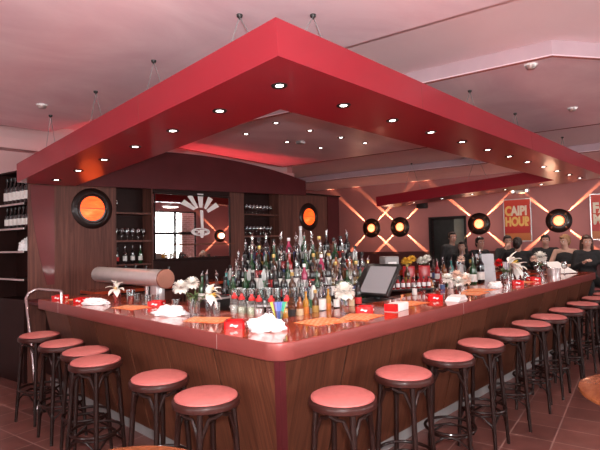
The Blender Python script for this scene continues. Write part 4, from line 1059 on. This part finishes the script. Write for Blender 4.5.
def hand(mb, wrist, d, palm_n):
    """palm, four unequal curled fingers and a thumb leaving the palm's side"""
    d = V(d).normalized(); pn = V(palm_n); pn = (pn-d*pn.dot(d)).normalized(); s = d.cross(pn)
    w = V(wrist)
    for k in range(5): mb.ball(w+d*(.02+.017*k), (.026,.026,.018), 8, 6)
    mb.ball(w+d*.055+s*.018, .019, 8, 6); mb.ball(w+d*.055-s*.018, .019, 8, 6)
    for i, (off, L) in enumerate(((.030,.068),(.010,.078),(-.010,.073),(-.029,.058))):
        b0 = w+d*.085+s*off; b1 = b0+(d*.9+pn*.25+s*off*2)*L*.45; b2 = b1+(d*.6+pn*.8)*L*.33; b3 = b2+(d*.25+pn*.9)*L*.25
        limb(mb, [b0,b1,b2,b3], [.010,.0095,.009,.008], 8)
    b0 = w+d*.03+s*.028; b1 = b0+(d*.6+s*.8+pn*.3)*.038; b2 = b1+(d*.9+s*.15+pn*.5)*.032
    limb(mb, [b0,b1,b2], [.013,.011,.0095], 8)
def person(label, x, y, face, seat, k, skin, hair, hcol, arms, top='cloth', sleeve='long', sit=True, hturn=0.0, hnod=0.0, female=False, lean=0.0):
    root = thing('person', label, 'person', (x,y,0), math.radians(face), 'guests at the far end of the bar')
    S = seat; sw = (.165 if female else .19)*k
    def J(x_, y_, z_): return V((x_*k, (y_-lean*max(0,z_-.1))*k, S+z_*k))
    pel, wai, che, nb, nt_ = J(0,0,.10), J(0,.005,.27), J(0,-.005,.43), J(0,.0,.59), J(0,-.02,.67)
    hc = J(0,-.035,.775)
    R = Matrix.Translation(hc) @ Matrix.Rotation(math.radians(hturn),4,'Z') @ Matrix.Rotation(math.radians(hnod),4,'X')
    body = MB(); cl = MB(); tr = MB()
    hipw = .105 if female else .095
    body.ball(pel, (.165*k,.12*k,.115*k)); body.ball(wai, (.135*k,.095*k,.14*k)); body.ball(che, (.165*k,.11*k,.17*k)); body.ball(J(0,.0,.55), (.17*k,.085*k,.075*k))
    cl.ball(pel+V((0,0,.03)), (.18*k,.135*k,.12*k)); cl.ball(wai, (.152*k,.112*k,.15*k)); cl.ball(che, (.182*k,.126*k,.175*k))
    if female: cl.ball(J(0,-.07,.38), (.13*k,.07*k,.075*k))
    if sleeve != 'none': cl.ball(J(0,.0,.555), (.185*k,.095*k,.078*k))
    limb(body, [nb, nt_, hc], [.066*k,.056*k,.057*k])
    # head: skull, jaw, nose, ears, brow
    HK = k*.98
    body.ball((0,.012*HK,.025*HK), (.076*HK,.095*HK,.092*HK), 16, 12, R); body.ball((0,-.028*HK,-.040*HK), (.058*HK,.060*HK,.068*HK), 14, 10, R)
    body.ball((0,-.052*HK,-.088*HK), (.026*HK,.024*HK,.020*HK), 10, 8, R)
    body.tube([R @ V((0,-.080*HK,.012*HK)), R @ V((0,-.098*HK,-.022*HK)), R @ V((0,-.100*HK,-.033*HK))], [.010*HK,.013*HK,.015*HK], 8)
    for s in (-1,1): body.ball((s*.078*HK,.012*HK,-.008*HK), (.010*HK,.020*HK,.032*HK), 8, 6, R)
    # legs
    for s in (-1,1):
        if sit:
            hip, kne, ank, toe = J(s*hipw,-.02,.07), J(s*.12,-.40,.06), J(s*.09,-.27,-.42), J(s*.10,-.42,-.455)
            ank.z = max(ank.z, .36); toe.z = .335
        else:
            hip, kne, ank, toe = J(s*hipw,0,.06), J(s*.10,-.01,-.42), J(s*.10,.03,-.86), J(s*.12,-.11,-.90)
            ank.z = .09; toe.z = .045
        limb(body, [hip,kne,ank,toe], [.082*k,.056*k,.040*k,.036*k]); limb(tr, [hip,hip.lerp(kne,.6),kne,ank+V((0,0,.02))], [.096*k,.082*k,.068*k,.056*k])
    tr.ball(pel, (.172*k,.128*k,.105*k))
    # arms
    for s, (elb, wr) in zip((-1,1), arms):
        sh = V((s*sw, (.0-lean*.45)*k, S+.575*k)); e_ = J(*elb); w_ = J(*wr)
        limb(body, [nb, sh], [.055*k,.048*k])
        if sleeve != 'none': limb(cl, [nb+V((s*.05*k,0,-.005)), sh], [.058*k,.062*k])
        limb(body, [sh, e_, w_], [.052*k,.040*k,.028*k])
        dirh = (w_-e_).normalized(); hand(body, w_, dirh, V((-s*.6,-.2,-.8)) if dirh.z < .5 else V((-s*.3,.6,0)))
        if sleeve == 'long': limb(cl, [sh, e_, e_.lerp(w_,.9)], [.066*k,.052*k,.040*k])
        elif sleeve == 'short': limb(cl, [sh, sh.lerp(e_,.55)], [.068*k,.058*k])
    b_ = obj('body', fused(body, .0085, M[skin], 'body'), None, root)
    obj('top', fused(cl, .014, M[top], 'top'), None, root); obj('trousers', fused(tr, .016, M['cloth'], 'trousers'), None, root)
    for s in (-1,1):
        e = obj('eye', MB().ball((s*.030*HK,-.079*HK,.006*HK), (.0125*HK,.009*HK,.008*HK), 10, 8, R), M['white'], root)
        obj('iris', MB().ball((s*.030*HK,-.0868*HK,.006*HK), (.0058*HK,.0026*HK,.0058*HK), 8, 6, R), M['hairdark'], e)
        obj('eyebrow', MB().tube([R @ V((s*.014*HK,-.087*HK,.024*HK)), R @ V((s*.030*HK,-.086*HK,.030*HK)), R @ V((s*.046*HK,-.074*HK,.026*HK))], [.003,.004,.002], 6), M[hcol], root)
    obj('lips', MB().tube([R @ V((-.020*HK,-.079*HK,-.060*HK)), R @ V((0,-.0885*HK,-.058*HK)), R @ V((.020*HK,-.079*HK,-.060*HK))], [.003,.0065,.003], 6), plain('lips_'+root.name, (.36,.10,.09), .5), root)
    h = MB()
    h.ball((0,.030*HK,.045*HK), (.088*HK,.094*HK,.090*HK), 16, 12, R)
    h.ball((0,-.040*HK,.088*HK), (.060*HK,.045*HK,.034*HK), 12, 8, R)
    for s in (-1,1): h.ball((s*.070*HK,.020*HK,.025*HK), (.022*HK,.045*HK,.055*HK), 10, 8, R)
    if hair in ('long','tied'):
        h.ball((0,.070*HK,-.02*HK), (.080*HK,.055*HK,.09*HK), 12, 10, R)
    if hair == 'long':
        for i in range(5):
            a = -1.25+.625*i; c0 = V((.078*math.sin(a)*HK, (.02+.075*math.cos(a))*HK, .02*HK)); c1 = V((.095*math.sin(a)*HK, (.035+.085*math.cos(a))*HK, -.24*HK))
            limb(h, [R @ c0, R @ c0.lerp(c1,.5)+V((0,0,0)), R @ c1], [.034*HK,.036*HK,.022*HK])
    if hair == 'tied': h.ball((0,.13*HK,.03*HK), (.045*HK,.045*HK,.05*HK), 12, 10, R)
    obj('hair', fused(h, .010, M[hcol], 'hair', 3), None, root)
    return root, J, k, R, HK
REST = ((-.26,-.12,.30),(-.10,-.33,.32)), ((.26,-.12,.30),(.10,-.33,.32))
DOWN = ((-.25,.03,.27),(-.24,-.06,.03)), ((.25,.03,.27),(.24,-.06,.03))
SG2 = 'stools at the far wing of the bar'
def stool_at(x, y, w_): ST.put((x,y,0), .4, 'bentwood bar stool at the far wing under '+w_, SG2, scale=(1,1,1))
person('tall man in dark suit standing before the doorway, face in profile', 7.94,2.95,-20,.90,1.03,'skin','short','hairdark',DOWN,'cloth2','long',False,-25)
person('dark-haired woman in black standing in front of the suited man at the doorway', 7.50,2.50,-80,.76,.955,'skin2','long','hairdark',DOWN,'cloth','long',False,0,0,True)
def guest(label, x, y, *a, w_=''):
    person(label, x, y, *a); stool_at(x, y, w_)
guest('woman in black with dark tied hair turned in profile, beside the doorway', 7.32,2.07,-28,.845,.95,'skin','tied','hairdark',REST,'cloth','long',True,-10,0,True, w_='the woman turned in profile')
guest('man in black propping chin on hand below the CAIPI HOUR poster', 8.05,1.80,-72,.845,.97,'skin','short','hairdark',(((-.22,-.22,.34),(-.04,-.18,.62)),((.26,-.12,.30),(.10,-.33,.32))),'cloth','long',True,14,4, w_='the man with chin on hand')
guest('guest in black with dark hair seen from behind, beneath the CAIPI HOUR poster', 7.10,1.27,105,.845,.92,'skin','tied','hairdark',REST,'cloth','long',True,-15, w_='the guest seen from behind')
guest('short-haired man in black shirt facing the bar between both framed posters', 8.44,1.22,-72,.845,.97,'skin','short','hairdark',REST,'cloth','long',True,0,3, w_='the man facing the bar')
guest('blond woman in sleeveless black top looking down at the bar', 7.99,.746,-85,.845,.95,'skin2','tied','hairblond',REST,'cloth','none',True,-25,14,True, w_='the blond woman')
guest('woman with long dark brown hair in black holding the menu sheet', 7.25,.225,-55,.845,.93,'skin2','long','hairbrown',(((-.24,-.02,.30),(-.16,-.26,.42)),((.27,-.08,.31),(.16,-.30,.38))),'cloth','long',True,-12,6,True, w_='the woman with long brown hair')

# ================================================================== CAMERA AND RENDER SETTINGS
cam_d = bpy.data.cameras.new('camera'); cam = bpy.data.objects.new('camera', cam_d); COL.objects.link(cam)
cam_d.sensor_width = 36; cam_d.sensor_fit = 'HORIZONTAL'; cam_d.lens = 481.864/600*36; cam_d.clip_start = .05; cam_d.clip_end = 100
yaw, pit, rol = math.radians(43.936), math.radians(2.183), math.radians(-1.216)
fw = V((math.cos(yaw)*math.cos(pit), math.sin(yaw)*math.cos(pit), math.sin(pit)))
r0 = V((math.sin(yaw), -math.cos(yaw), 0)); u0 = r0.cross(fw)
rr = r0*math.cos(rol)+u0*math.sin(rol); uu = u0*math.cos(rol)-r0*math.sin(rol)
cam.matrix_world = Matrix(((rr.x,uu.x,-fw.x,-1.804),(rr.y,uu.y,-fw.y,-1.915),(rr.z,uu.z,-fw.z,1.643),(0,0,0,1)))
SC.camera = cam
fl_d = bpy.data.lights.new('camera_flash', 'POINT'); fl_d.energy = FLASH_W; fl_d.shadow_soft_size = .05; fl_d.color = (1,.97,.95)
fl_o = bpy.data.objects.new('camera_flash', fl_d); COL.objects.link(fl_o); fl_o.location = V((-1.804,-1.915,1.643))+uu*.16+rr*.05-fw*.05
w = bpy.data.worlds.new('outside'); SC.world = w; w.use_nodes = True
bg = w.node_tree.nodes['Background']; bg.inputs[0].default_value = (.9,.95,1,1); bg.inputs[1].default_value = 1.2
SC.view_settings.view_transform = 'Standard'; SC.view_settings.look = 'None'; SC.view_settings.gamma = 1; SC.view_settings.exposure = EXPOSURE
SC.view_settings.use_curve_mapping = False
SC.cycles.use_denoising = True; SC.cycles.max_bounces = 10; SC.cycles.transparent_max_bounces = 24; SC.cycles.glossy_bounces = 5
SC.cycles.sample_clamp_indirect = 4; SC.cycles.caustics_reflective = False; SC.cycles.caustics_refractive = False
try: SC.cycles.use_light_tree = True
except Exception: pass
